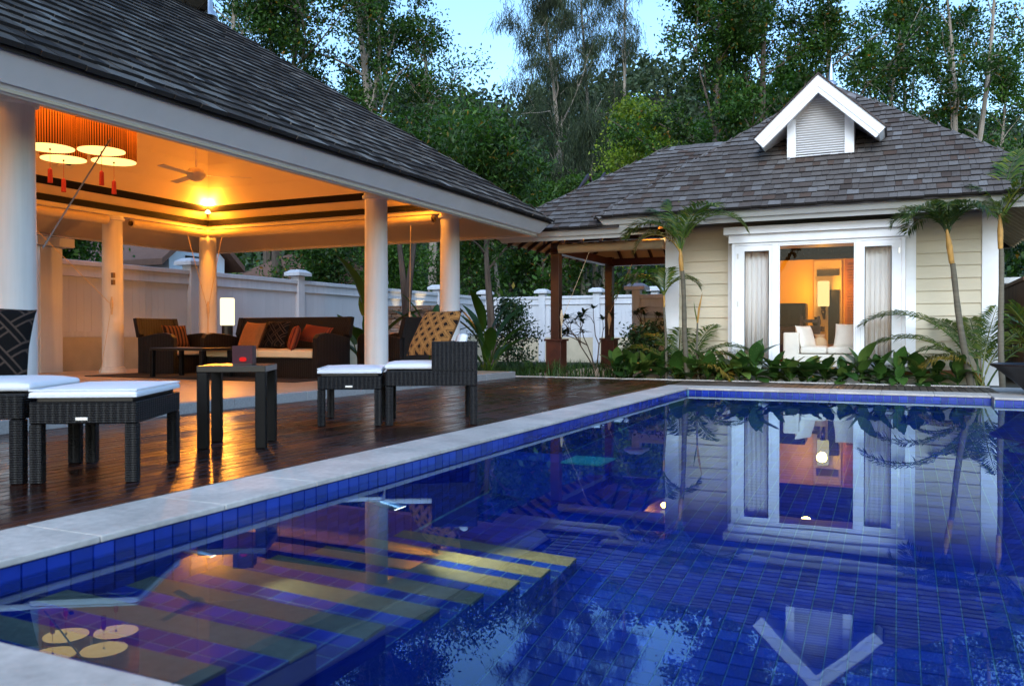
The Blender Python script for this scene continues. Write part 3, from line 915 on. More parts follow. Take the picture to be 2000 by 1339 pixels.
# smoke detector / sounder on the ceiling
t = thing('ceiling_sensor', 'small square white sensor plate on the sloping ceiling left of the fan', 'sensor', (-11.55, 8.75, cz(.65)))
sm = Matrix.Rotation(-math.atan(SL), 4, 'Y')
MB().box(-.11, .11, -.11, .11, -.045, -.002, sm).build('plate', M['beam'], t, local=True)
MB().box(-.03, .03, -.03, .03, -.06, -.045, sm).build('grille', M['black'], t, local=True)

# corner spot lamps on the trim band
def corner_lamp(x, y, label, sx, sy, direct=9, group='corner lamps of the pavilion ceiling'):
    t = thing('corner_lamp', label, 'lamp', (x, y, 3.14), group=group)
    MB().lathe([(0.0, -.085), (.05, -.07), (.075, -.03), (.08, .0), (.07, .04), (.04, .07), (0, .08)], n=18, cap=False).build('bulb', M['bulb'], t, local=True, smooth=True)
    MB().tube([(-sx * .16, -sy * .16, -.12), (-sx * .05, -sy * .05, -.1), (0, 0, -.075)], 0.014, 6).build('arm', M['black'], t, local=True)
    lamp('up_light', (x + sx * .14, y + sy * .14, 3.17), 95, 0.05, WARM, t, 160, (x + sx * 1.2, y + sy * 1.2, 4.6), 0.5)
    lamp('bulb_light', (x + sx * .14, y + sy * .14, 3.10), direct, 0.05, WARM, t)
corner_lamp(-11.98, 12.03, 'glaring round corner lamp where the two black ceiling bands meet', 1, -1, 24)
corner_lamp(-7.20, 12.03, 'unseen matching corner lamp over the white front corner column', -1, -1)  # this and the next two: unseen, added to complete the ceiling lighting
corner_lamp(-11.98, 2.83, 'unseen matching corner lamp at the far left rear of the pavilion', 1, 1)
corner_lamp(-7.20, 2.83, 'unseen matching corner lamp at the near end over the deck', -1, 1)
# ================================================================== villa
vil = thing('villa', 'cream clapboard villa with white bay window and gabled vent on its shingle roof', 'house', (-1.2, 14.75, 0))
WX0, WX1, WY = -3.797, 1.384, 14.75
wl = MB()
wl.box(WX0 + .02, -2.55, WY + .03, WY + .2, -0.1, 3.3); wl.box(0.1, WX1 - .02, WY + .03, WY + .2, -0.1, 3.3)
wl.box(-2.55, 0.1, WY + .03, WY + .2, 2.3, 3.3); wl.box(-2.55, 0.1, WY + .03, WY + .2, -0.1, 0.2)
wl.box(WX0 + .02, WX0 + .2, WY + .2, 20.0, -0.1, 3.3); wl.box(WX1 - .2, WX1 - .02, WY + .2, 20.0, -0.1, 3.3); wl.box(WX0 + .2, WX1 - .2, 19.8, 20.0, -0.1, 3.3)
wl.build('wall', M['plaster'], vil)
bt = [2.235 + 0.198 * 2 - 0.198 * k for k in range(15)]
for (xa, xb) in ((-3.55, -2.692), (0.249, 1.16)):
    for k in range(14):
        z1, z0 = bt[k], bt[k + 1]
        if z0 < -0.1: z0 = -0.1
        m = MB(); m.slab([(xa, WY + .006, z1 + .01), (xa, WY - .018, z0), (xa, WY + .028, z0), (xa, WY + .028, z1 + .01)], (xb - xa, 0, 0))
        m.build('siding_board', M['siding'], vil)
for k in range(14):
    m = MB(); m.slab([(WX1 + .0, WY + .1, bt[k] + .01), (WX1 + .022, WY + .1, max(bt[k + 1], -.1)), (WX1 - .02, WY + .1, max(bt[k + 1], -.1)), (WX1 - .02, WY + .1, bt[k] + .01)], (0, 5.0, 0))
    m.build('siding_board', M['siding'], vil)
MB().box(WX0, -3.552, WY - .032, WY + .028, -.1, 2.9).build('corner_board', M['white'], vil, bevel=0.004)
MB().box(1.162, WX1, WY - .032, WY + .028, -.1, 2.9).build('corner_board', M['white'], vil, bevel=0.004)
MB().box(WX1 + .001, WX1 + .03, WY - .032, WY + .098, -.1, 2.9).build('corner_board', M['white'], vil)
MB().box(0.101, 0.247, WY - .03, WY + .028, -.05, 2.42).build('casing', M['white'], vil)
MB().box(-2.69, -2.551, WY - .03, WY + .028, -.05, 2.42).build('casing', M['white'], vil)

# bay window
BY = 14.30
bay = vil
def bx(nm, mat, *a, bev=0.004, par=None):
    return MB().box(*a).build(nm, mat, par or bay, bevel=bev)
bx('cornice', M['white'], -2.674, 0.2, BY - .10, WY - .02, 2.421, 2.546)
bx('frieze', M['white'], -2.60, 0.142, BY - .03, WY - .02, 2.281, 2.420)
bx('sill_panel', M['white'], -2.55, 0.096, BY, WY - .02, -0.1, 0.215)
bx('sill', M['white'], -2.57, 0.116, BY - .035, WY - .02, 0.216, 0.255)
bx('jamb', M['white'], -2.552, -2.50, BY, WY + .2, 0.256, 2.280)
bx('jamb', M['white'], 0.04, 0.094, BY, WY + .2, 0.256, 2.280)
bx('head_rail', M['white'], -2.499, 0.039, BY + .004, BY + .08, 2.236, 2.280)
bx('post', M['white'], -1.90, -1.802, BY + .002, BY + .09, 0.256, 2.235)
bx('post', M['white'], -0.624, -0.545, BY + .002, BY + .09, 0.256, 2.235)
def leaf(x0, x1, px0, px1, hx):
    a = MB(); y0, y1 = BY + .008, BY + .055
    a.box(x0, px0, y0, y1, .258, 2.232); a.box(px1, x1, y0, y1, .258, 2.232)
    a.box(px0, px1, y0, y1, 2.142, 2.232); a.box(px0, px1, y0, y1, .258, .342)
    lf = a.build('window_leaf', M['white'], bay)
    MB().box(px0, px1, y0 + .02, y0 + .026, .342, 2.142).build('pane', M['pane'], lf)
    b = MB()
    for (u0, u1, w0, w1) in ((px0, px0 + .012, .342, 2.142), (px1 - .012, px1, .342, 2.142), (px0 + .012, px1 - .012, 2.13, 2.142), (px0 + .012, px1 - .012, .342, .354)):
        b.box(u0, u1, y0 + .008, y0 + .0195, w0, w1)
    b.build('gasket', M['tv'], lf)
    h = MB()
    for z in (.42, 1.22, 2.02): h.box(hx - .012, hx + .012, BY + .0, BY + .0075, z, z + .085)
    h.build('hinge', M['steel'], lf)
leaf(-2.498, -1.902, -2.344, -1.948, -2.455)
leaf(-0.543, 0.038, -0.49, -0.10, 0.006)
md = MB(); md.box(-1.80, -1.778, BY + .012, BY + .05, .258, 2.232); md.box(-0.648, -0.626, BY + .012, BY + .05, .258, 2.232); md.box(-1.778, -0.648, BY + .012, BY + .05, 2.212, 2.232)
mf = md.build('sliding_frame', M['white'], bay)
MB().box(-1.778, -0.648, BY + .028, BY + .034, .258, 2.212).build('pane', M['pane'], mf)
MB().box(-2.50, 0.04, BY + .0855, WY + .3, 2.232, 2.279).build('reveal_ceiling', M['beam'], bay)

# room behind the bay
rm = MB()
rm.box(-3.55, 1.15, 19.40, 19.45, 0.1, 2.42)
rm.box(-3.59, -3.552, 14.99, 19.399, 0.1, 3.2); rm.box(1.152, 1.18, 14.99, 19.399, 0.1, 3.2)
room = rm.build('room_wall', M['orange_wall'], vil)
MB().box(-3.55, 1.15, 14.3, 19.398, 0.12, 0.20).build('room_floor', M['terracotta'], vil)
MB().box(-3.55, 1.15, 14.96, 19.398, 3.05, 3.10).build('room_ceiling', M['band'], vil)
lat = MB(); lat.box(-3.55, 1.15, 19.42, 19.44, 2.421, 3.049); lat.box(-3.55, 1.15, 19.36, 19.419, 2.40, 2.50)
for k in range(30): lat.box(-3.5 + k * .155, -3.46 + k * .155, 19.38, 19.4195, 2.501, 3.045)
for k in range(4): lat.box(-3.55, 1.15, 19.385, 19.415, 2.56 + k * .13, 2.59 + k * .13)
lat.build('lattice_frieze', M['band'], vil)
dr = MB(); dr.box(-1.68, -1.12, 19.33, 19.398, 0.21, 2.36)
dr.build('door_panel', M['cream_cushion'], vil)
MB().box(-1.62, -1.17, 19.30, 19.329, 2.03, 2.16).build('dark_transom', M['black'], vil)
MB().box(-1.385, -1.165, 19.28, 19.3295, 0.55, 1.72).build('dark_window', M['tv'], vil)
lv = MB()
for k in range(34): lv.box(-1.02, 0.02, 19.28, 19.32, 0.3 + k * .058, 0.3 + k * .058 + .03, None)
sh_ = MB().box(-1.06, 0.06, 19.325, 19.398, 0.21, 2.38).build('louvre_shutter', M['terracotta'], vil)
tag(lv.build('shutter_slats', M['terracotta'], sh_), kind='stuff')

# eaves of the villa
VX0, VX1, VY0, VY1 = WX0, WX1, WY, 20.0
VR = (VX0, VX1, VY0, VY1)
vo = 0.85
def rak(z0, z1, o0, o1, th=.03):
    return [(o1, z1), (o0, z0), (o0 - .028, z0 + .022), (o1 - .028, z1 + .022)]
for sd in 'ENWS':
    mitre(MB(), VR, rak(2.66, 2.775, .875, .965), sd).build('upper_fascia', M['villa_fascia'], vil)
    mitre(MB(), VR, rak(2.588, 2.69, .80, .86), sd).build('lower_fascia', M['villa_fascia'], vil)
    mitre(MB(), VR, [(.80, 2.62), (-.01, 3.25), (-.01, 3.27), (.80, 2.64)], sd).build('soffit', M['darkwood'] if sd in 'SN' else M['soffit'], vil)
for k in range(18):      # rafter ends under the side eave
    y = 14.2 + k * .34
    m = MB(); m.slab([(VX1 + .02, y, 3.18), (VX1 + .78, y, 2.60), (VX1 + .78, y, 2.54), (VX1 + .02, y, 3.10)], (0, .06, 0)); m.build('rafter', M['soffit'], vil)
vs_ = 0.78
ve = .985
vz = 2.79
vhw = (VX1 - VX0) / 2 + ve
vcx = (VX0 + VX1) / 2
vL = 2 * vhw
SW, SE = (VX0 - ve, VY0 - ve, vz), (VX1 + ve, VY0 - ve, vz)
NW, NE = (VX0 - ve, VY1 + ve, vz), (VX1 + ve, VY1 + ve, vz)
dpt = (VY1 - VY0) / 2 + ve
vtop = vz + vs_ * min(vhw, dpt)
hwm = min(vhw, dpt)
A1 = (vcx, VY0 - ve + hwm, vtop); A2 = (vcx, max(VY1 + ve - hwm, VY0 - ve + hwm), vtop)
rf = MB()
for poly in ((SW, SE, A1), (SE, NE, A2, A1), (NE, NW, A2), (NW, SW, A1, A2)):
    rf.slab(poly, (0, 0, -.04))
vroof = rf.build('roof', M['sheath'], vil)
vsl = math.sqrt(1 + vs_ ** 2); vh = 1 / vsl
ins = vhw / hwm * vh      # inset of the hips for each unit up the slope
GX, GY0 = -1.217, 14.60
def in_dormer(c): return abs(c.x - GX) < .50 and c.y > 14.98 or (abs(c.x - GX) < 1.0 - max(0, (c.z - 4.0)) and c.y > 15.5)
shingle_plane(vroof, SW, (1, 0, 0), (0, 1, vs_), lambda v: v * ins, lambda v: vL - v * ins, hwm * vsl, 0.172, M['shingle_villa'], 0.095, 0.20, 300, 11, hide=in_dormer, t0=0.04)
shingle_plane(vroof, SE, (0, 1, 0), (-1, 0, vs_), lambda v: v * vh, lambda v: (NE[1] - SE[1]) - v * vh, vhw * vsl, 0.172, M['shingle_villa'], 0.2, 0.3, 0, 12)
shingle_plane(vroof, NW, (0, -1, 0), (1, 0, vs_), lambda v: v * vh, lambda v: (NE[1] - SE[1]) - v * vh, vhw * vsl, 0.172, M['shingle_villa'], 0.2, 0.3, 0, 13)
caps(vroof, SW, A1, (-1, -1, 1.6), M['cap'], 0.095, 0.225, 0.6)
caps(vroof, SE, A1, (1, -1, 1.6), M['cap'], 0.095, 0.225, 0.6)
MB().lathe([(0.10, 0), (0.09, 0.06), (0.05, 0.10), (0.035, 0.3), (0.012, 0.45), (0, 0.48)], (A1[0], A1[1], A1[2]), 14).build('finial', M['steel'], vroof, smooth=True)

# gabled vent on the roof
gab = thing('dormer', parent=vil, loc=(0, 0, 0))
GP, GE, GW, GS = 5.03, 4.065, 1.02, 0.947
for sx in (-1, 1):
    m = MB(); p = lambda u, z, y: (GX + sx * u, y, z)
    nz = 1 / math.sqrt(1 + GS * GS)
    def strip(t0, t1, y0, y1, e=0.0):
        """board along the verge between depths t0 and t1 below the roof line"""
        a = [(0, GP - t0 / nz), (GW - t0 * GS * nz, GE - t0 * nz), (GW - t1 * GS * nz, GE - t1 * nz), (0, GP - t1 / nz)]
        q = MB(); q.slab([p(u, z, y0) for u, z in a], (0, y1 - y0, 0)); return q
    strip(0.0, .142, GY0, GY0 + .03).build('verge_board', M['white'], gab)
    strip(.142, .212, GY0 + .012, GY0 + .08).build('inner_verge_board', M['white'], gab)
    strip(.0, .02, GY0 + .0305, 16.7).build('roof_deck', M['sheath'], gab)
    strip(.12, .14, GY0 + .0805, 16.2).build('soffit', M['white'], gab)
    strip(-.022, -.002, GY0 - .03, 16.9).build('roof_covering', M['darkwood'], gab)
    q = MB(); a = [(GW - .002, GE + .012), (GW - .142 * GS * nz, GE - .142 * nz), (GW - .142 * GS * nz - .03, GE - .142 * nz + .03), (GW - .03, GE + .03)]
    q.slab([p(u, z, GY0 + .031) for u, z in a], (0, 1.2, 0)); q.build('eave_board', M['white'], gab)
GB = 14.95
MB().box(-1.744, -1.605, GB, GB + .06, 3.50, 4.42).build('frame_post', M['white'], gab, bevel=.003)
MB().box(-0.829, -0.682, GB, GB + .06, 3.50, 4.42).build('frame_post', M['white'], gab, bevel=.003)
MB().box(-1.604, -0.83, GB + .002, GB + .055, 3.50, 3.650).build('frame_rail', M['white'], gab)
bk = MB(); bk.slab([(-1.742, GB + .08, 3.3), (-.684, GB + .08, 3.3), (-.684, GB + .08, 4.40), (GX, GB + .08, 4.86), (-1.742, GB + .08, 4.40)], (0, 1.4, 0)); bk.build('vent_box', M['fascia'], gab)
k = 0
z = 3.655
while z < 4.74:
    half = 0.387 if z < 4.36 else max(0.0, 0.387 * (4.78 - z) / .42)
    if half > .02:
        m = MB(); cx_ = GX
        m.slab([(cx_ - half, GB + .012, z), (cx_ - half, GB + .050, z + .016), (cx_ - half, GB + .050, z + .026), (cx_ - half, GB + .012, z + .012)], (2 * half, 0, 0))
        m.build('slat', M['white'], gab)
    z += .0405

# ================================================================== porch
por = thing('porch', 'open side porch with dark red timber posts and shingle roof beside the villa', 'porch', (-5.3, 16.5, 0))
PR = (-5.95, WX0 - .0, 14.86, 18.1)
MB().box(-6.25, WX0 - .002, 14.1, 18.5, -.25, .018).build('floor_slab', M['floor_tile'], por)
for (x, y) in ((-5.95, 14.86), (-5.95, 18.1)):
    p = MB().box(x - .155, x + .155, y - .155, y + .155, .019, .63).build('plinth', M['redwood'], por, bevel=.006)
    MB().box(x - .185, x + .185, y - .185, y + .185, .631, .67).build('plinth_cap', M['redwood'], p, bevel=.004)
    MB().box(x - .175, x + .175, y - .175, y + .175, .0195, .06).build('plinth_base', M['redwood'], p)
    q = MB().box(x - .085, x + .085, y - .085, y + .085, .671, 2.5).build('post', M['darkwood'], por, bevel=.004)
    MB().lathe([(.10, 0), (.13, .04), (.10, .10), (.12, .14)], (x, y, 2.28), 16).build('collar', M['darkwood'], q, smooth=True)
bm = MB(); bm.box(-6.03, -5.87, 14.95, 18.02, 2.30, 2.46); bm.build('beam', M['darkwood'], por)
MB().box(-5.86, WX0, 18.02, 18.18, 2.30, 2.46).build('beam', M['darkwood'], por)
MB().box(-5.86, WX0, 14.78, 14.94, 2.50, 2.66).build('beam', M['darkwood'], por)
for sd in 'NWS':
    PRR = (-5.95, -5.15, 14.86, 18.1)
    mitre(MB(), PRR, rak(2.52, 2.63, .855, .945), sd).build('upper_fascia', M['villa_fascia'], por)
    mitre(MB(), PRR, rak(2.455, 2.55, .785, .84), sd).build('lower_fascia', M['villa_fascia'], por)
cz1 = 2.49 + .685 * 2.40
for poly in ([(-6.73, 14.08, 2.49), (-3.80, 14.08, 2.49), (-3.80, 16.48, cz1), (-4.33, 16.48, cz1)], [(-3.80, 18.88, 2.49), (-6.73, 18.88, 2.49), (-4.33, 16.48, cz1), (-3.80, 16.48, cz1)], [(-6.73, 18.88, 2.49), (-6.73, 14.08, 2.49), (-4.33, 16.48, cz1)]):
    MB().slab(poly, (0, 0, .02)).build('ceiling_boards', M['soffit'], por)
for k in range(6):
    for (ya, yb) in ((18.88, 16.55), (14.08, 16.45)):
        x = -5.9 + k * .36
        m = MB(); m.slab([(x, ya, 2.475), (x, yb, 2.475 + .685 * abs(yb - ya)), (x, yb, 2.40 + .685 * abs(yb - ya)), (x, ya, 2.40)], (.05, 0, 0)); m.build('rafter', M['darkwood'], por)
for k in range(10):
    y = 14.3 + k * .46
    ln = max(.35, 2.3 - abs(y - 16.5))
    m = MB(); m.slab([(-6.72, y, 2.475), (-6.72 + ln, y, 2.475 + .685 * ln), (-6.72 + ln, y, 2.40 + .685 * ln), (-6.72, y, 2.40)], (0, .05, 0)); m.build('rafter', M['darkwood'], por)
po = .965
pSW, pSE = (-5.95 - po, 14.86 - po, 2.645), (-4.42, 14.86 - po, 2.645)
pN = (-5.95 - po, 18.1 + po, 2.645); phw = 1.62 + po; ptop = 2.645 + .685 * phw
pr0, pr1 = (-5.95 - po + phw, 16.48, ptop), (-2.3, 16.48, ptop)
rf = MB()
for poly in ((pSW, pSE, (pr1[0], 16.48, ptop), pr0), (pN, pSW, pr0), ((-4.4, 18.1 + po, 2.645), pN, pr0, pr1)):
    rf.slab(poly, (0, 0, -.04))
proof = rf.build('roof', M['sheath'], por)
psl = math.sqrt(1 + .685 ** 2); ph = 1 / psl
def pR(v):
    z = 2.645 + .685 * v * ph
    return (SW[0] + (z - vz) / vs_ + .12) - pSW[0] if z > vz else 2.22
shingle_plane(proof, pSW, (1, 0, 0), (0, 1, .685), lambda v: v * ph, pR, phw * psl, 0.172, M['shingle_villa'], 0.095, 0.20, 300, 21, t0=0.04)
shingle_plane(proof, pN, (0, -1, 0), (1, 0, .685), lambda v: v * ph, lambda v: (pN[1] - pSW[1]) - v * ph, phw * psl, 0.172, M['shingle_villa'], 0.2, 0.3, 0, 22)
caps(proof, pSW, pr0, (-1, -1, 1.6), M['cap'], 0.09, 0.225, 0.6)
caps(proof, pr0, (-3.0, 16.48, ptop), (0, 0, 1), M['cap'], 0.10, 0.23, 0.6)
pb = thing('roller_blind', 'rolled canvas blind under the porch beam, in front of the dark red posts', 'blind', (-4.9, 14.7, 2.36))
MB().tube([(-5.83, 14.70, 2.37), (-3.82, 14.70, 2.37)], .085, 14).build('roll', M['canvas'], pb, smooth=True)
MB().tube([(-5.2, 14.66, 2.32), (-5.80, 14.74, 1.0), (-5.80, 14.74, .7)], .006, 5).build('cord', M['rope'], pb)
MB().tube([(-5.79, 14.73, 1.22), (-5.78, 14.70, 1.08), (-5.79, 14.73, .92)], [.012, .035, .012], 8).build('cord_coil', M['rope'], pb, smooth=True)
MB().tube([(-5.4, 18.0, 2.32), (-5.93, 17.99, 1.2), (-5.93, 17.99, .75)], .006, 5).build('cord', M['rope'], pb)
MB().tube([(-5.92, 17.97, 1.28), (-5.90, 17.95, 1.1), (-5.92, 17.97, .88)], [.015, .05, .015], 8).build('cord_coil', M['rope'], pb, smooth=True)
lt = thing('porch_lamp', 'small warm ceiling lamp under the porch roof by the villa wall', 'lamp', (-4.25, 16.4, 2.72))
MB().lathe([(.08, .0), (.09, -.05), (.06, -.1), (0, -.12)], n=16).build('glass_bowl', M['roomlamp'], lt, local=True, smooth=True)
MB().tube([(0, 0, 0), (0, 0, .9)], .012, 6).build('rod', M['black'], lt, local=True)
lamp('bulb_light', (-4.25, 16.4, 2.52), 8, .06, WARM, lt)

# ================================================================== fences
def fence(name, label, P0, d, n_bays, bay, zt, zb, gz, first=True, last=True, pw=.125):
    """panel fence: plaster plinth, rails, planks and capped posts"""
    P0 = Vector((*P0, 0)); d = Vector((*d, 0)).normalized(); nrm = Vector((-d.y, d.x, 0))
    t = thing(name, label, 'fence', P0)
    F = lambda s, o, z: P0 + d * s + nrm * o + Vector((0, 0, z))
    def bar(nm, s0, s1, o0, o1, z0, z1, mat, par=t, bev=0):
        m = MB(); m.add([F(s, o, z) for z in (z0, z1) for o in (o0, o1) for s in (s0, s1)], [(0, 2, 3, 1), (4, 5, 7, 6), (0, 1, 5, 4), (2, 6, 7, 3), (0, 4, 6, 2), (1, 3, 7, 5)])
        return m.build(nm, mat, par, bevel=bev)
    for i in range(n_bays):
        s0, s1 = i * bay + pw, (i + 1) * bay - pw
        bar('plinth', s0, s1, -.06, .06, gz, zb - .085, M['plaster'])
        bar('lower_rail', s0, s1, -.075, .075, zb - .084, zb + .02, M['fence_white'])
        bar('top_rail', s0, s1, -.10, .10, zt - .10, zt, M['fence_white'], bev=.01)
        bar('upper_band', s0, s1, -.055, .055, zt - .28, zt - .101, M['fence_white'])
        bar('band_moulding', s0, s1, -.075, .075, zt - .31, zt - .281, M['fence_white'])
        npl = max(1, int((s1 - s0) / .155)); w = (s1 - s0) / npl
        for j in range(npl):
            o = rnd.uniform(-.0015, .0015)
            bar('plank', s0 + j * w + .0012, s0 + (j + 1) * w - .0012, -.02 + o, .02 + o, zb + .021, zt - .311, M['plank'])
    for i in range(0 if first else 1, n_bays + (1 if last else 0)):
        s = i * bay
        p = bar('post', s - pw, s + pw, -pw, pw, gz, zt + .11, M['fence_white'], bev=.01)
        m = MB(); c = F(s, 0, 0); w = .25
        q = [(-w, -w, zt + .111), (w, -w, zt + .111), (w, w, zt + .111), (-w, w, zt + .111), (-w, -w, zt + .19), (w, -w, zt + .19), (w, w, zt + .19), (-w, w, zt + .19),
             (-w * .55, -w * .55, zt + .27), (w * .55, -w * .55, zt + .27), (w * .55, w * .55, zt + .27), (-w * .55, w * .55, zt + .27)]
        m.add([c + d * a + nrm * b + Vector((0, 0, z)) for a, b, z in q], [(3, 2, 1, 0), (8, 9, 10, 11)] + [(i0, (i0 + 1) % 4, (i0 + 1) % 4 + 4, i0 + 4) for i0 in range(4)] + [(i0 + 4, (i0 + 1) % 4 + 4, (i0 + 1) % 4 + 8, i0 + 8) for i0 in range(4)])
        m.build('post_cap', M['fence_white'], p)
    return t
fence('panel_fence', 'long white panel fence with capped posts behind the pavilion', (-14.2, 2.9), (0, 1), 7, 3.62, 2.165, .79, -.35)
fence('panel_fence', 'white panel fence closing the garden behind the dark shrub and porch posts', (-14.2 + .13, 28.24 + .26), (1, 0), 6, 2.12, 2.165, .74, -.45, first=False)
fence('panel_fence', 'short white panel fence on a tall plaster base against the villa corner', (-5.75, 19.6), (1, 0), 1, 1.95, 1.72, 1.24, -.3, last=False, pw=.10)
# gate pillar with a wide flat cap at the near end of the rear fence
gp = thing('gate_pillar', 'white pillar with a wide flat cap beside the nearest column', 'pillar', (-13.75, 9.9, 0))
MB().box(-13.98, -13.55, 9.72, 10.15, -.3, 2.30).build('shaft', M['fence_white'], gp, bevel=.01)
MB().box(-14.12, -13.41, 9.58, 10.29, 2.301, 2.46).build('cap', M['fence_white'], gp, bevel=.01)
# brown side fence right of the villa
bf = thing('board_fence', 'brown board fence with white capped posts right of the villa corner', 'fence', (2.6, 17, 0))
for k in range(24):
    y = 15.2 + k * .145
    MB().box(1.80 + .03 * 0, 1.84, y + .003, y + .142, -.2, 1.60).build('board', M['brownfence'], bf)
for k in range(22):
    x = 1.86 + k * .145
    MB().box(x + .003, x + .142, 18.70, 18.74, -.2, 1.68).build('board', M['brownfence'], bf)
MB().box(1.76, 1.86, 15.15, 18.69, 1.601, 1.66).build('top_rail', M['brownfence'], bf)
for (x, y) in ((1.95, 18.55), (2.35, 17.2)):
    p = MB().box(x - .1, x + .1, y - .1, y + .1, -.2, 1.72).build('post', M['white'], bf)
    MB().box(x - .2, x + .2, y - .2, y + .2, 1.721, 1.84).build('post_cap', M['white'], p, bevel=.02)

# stacked stone garden wall with a lit opening
sw = thing('stone_wall', 'low stacked slate garden wall with a timber post, lit orange', 'wall', (-10.5, 17.0, 0))
MB().box(-11.35, -9.75, 16.92, 17.22, -.3, 1.36).build('core', M['soil'], sw)
rr = random.Random(5); z = -.25
while z < 1.38:
    h = rr.uniform(.045, .085); x = -11.42
    while x < -9.70:
        w = rr.uniform(.12, .34); x1 = min(x + w, -9.68)
        if not (-11.05 < (x + x1) / 2 < -10.62 and z < .78):
            MB().box(x + .004, x1 - .004, 16.86 + rr.uniform(-.03, .03), 16.93, z + .003, z + h - .003).build('stone', M['stone'], sw, bevel=.008, seg=1)
        x = x1
    z += h
MB().box(-10.98, -10.86, 16.80, 16.91, -.2, .80).build('timber_post', M['terracotta'], sw)
MB().box(-11.30, -11.13, 16.84, 16.92, 1.0, 1.82).build('stone_pillar', M['plaster'], sw)
lamp('ground_light', (-10.55, 16.35, -.08), 10, .05, (1, .42, .08), sw)
# garden uplights in front of the fence
for k, (x, y) in enumerate(((-13.85, 23.4), (-13.85, 25.2), (-13.85, 22.0))):
    u = thing('garden_uplight', ['small garden uplight throwing a flame of light on the white fence by the tree trunk', 'small garden uplight on the white fence left of the corner column', 'faint garden uplight on the fence behind the leaning trunk'][k], 'light', (x, y, 0), group='uplights along the rear fence')
    MB().tube([(x, y, -.3), (x, y, .9)], .03, 8).build('stake', M['black'], u)
    MB().lathe([(.03, .9), (.06, 1.0), (.06, 1.06)], (x, y, 0), 12).build('lamp_cup', M['black'], u)
    lamp('beam', (x - .02, y, 1.08), (26, 22, 10)[k], .02, (1, .72, .38), u, 46, (x - .35, y, 2.3), .9)

# neighbouring houses beyond the rear fence
def far_house(name, label, c, w, d, hw_, slope, gable=True):
    x, y = c
    t = thing(name, label, 'house', (x, y, 0))
    MB().box(x - d / 2, x + d / 2, y - w / 2, y + w / 2, -.5, hw_).build('wall', M['fascia'], t)
    o = .5; zr = hw_ + slope * (d / 2 + o)
    r = MB()
    r.slab([(x - d / 2 - o, y - w / 2 - o, hw_), (x - d / 2 - o, y + w / 2 + o, hw_), (x, y + w / 2 - d / 2, zr), (x, y - w / 2 + d / 2, zr)], (0, 0, .08))
    r.slab([(x + d / 2 + o, y + w / 2 + o, hw_), (x + d / 2 + o, y - w / 2 - o, hw_), (x, y - w / 2 + d / 2, zr), (x, y + w / 2 - d / 2, zr)], (0, 0, .08))
    r.slab([(x + d / 2 + o, y - w / 2 - o, hw_), (x - d / 2 - o, y - w / 2 - o, hw_), (x, y - w / 2 + d / 2, zr)], (0, 0, .08))
    r.slab([(x - d / 2 - o, y + w / 2 + o, hw_), (x + d / 2 + o, y + w / 2 + o, hw_), (x, y + w / 2 - d / 2, zr)], (0, 0, .08))
    rf_ = r.build('roof', M['far_tile'], t)
    L = w / 2 + o
    q = MB(); n = int((d / 2 + o) * math.sqrt(1 + slope * slope) / .22)
    for i in range(n):
        f0 = i / n; run = (d / 2 + o) * f0
        xa = x + d / 2 + o - run; za = hw_ + slope * run + .085
        ya, yb = y - L + run, y + L - run
        k_ = max(1, int((yb - ya) / .3))
        for j in range(k_):
            u = ya + (yb - ya) * j / k_; v = ya + (yb - ya) * (j + 1) / k_
            q.box(xa - .25, xa, u + .01, v - .01, za, za + .05)
    tag(q.build('tile_rows', M['far_tile'], rf_), kind='stuff')
    f = MB(); f.box(x + d / 2 + o - .05, x + d / 2 + o + .03, y - L, y + L, hw_ - .12, hw_ + .06); f.build('fascia', M['white'], t)
    return t, rf_
h1, r1 = far_house('tiled_house', 'neighbour house with a white gabled window between the orange columns', (-20.5, 17.6), 7.0, 5.5, 1.5, .62)
MB().slab([(-17.5, 16.2, 2.0), (-17.5, 18.2, 2.0), (-17.5, 18.2, 2.9), (-17.5, 17.2, 3.7), (-17.5, 16.2, 2.9)], (-2.2, 0, 0)).build('gable', M['white'], h1)
gw = MB()
for k in range(3):
    for j in range(2): gw.box(-17.49, -17.46, 16.75 + k * .32, 17.0 + k * .32, 2.25 + j * .36, 2.53 + j * .36)
gw.build('window', M['tv'], h1)
for sx in (-1, 1):
    MB().slab([(-17.2, 17.2, 3.95), (-17.2, 17.2 + sx * 1.5, 2.72), (-17.2, 17.2 + sx * 1.5, 2.56), (-17.2, 17.2, 3.77)], (-2.4, 0, 0)).build('gable_roof', M['far_tile'], r1)
far_house('tiled_house', 'neighbour house with brown hip roof beyond the fence, left of the second white column', (-22.0, 28.0), 7.0, 6.0, 2.1, .62)
far_house('tiled_house', 'low brown tiled roof just above the fence behind the corner column', (-19.5, 36.0), 6.0, 5.0, 1.7, .3)
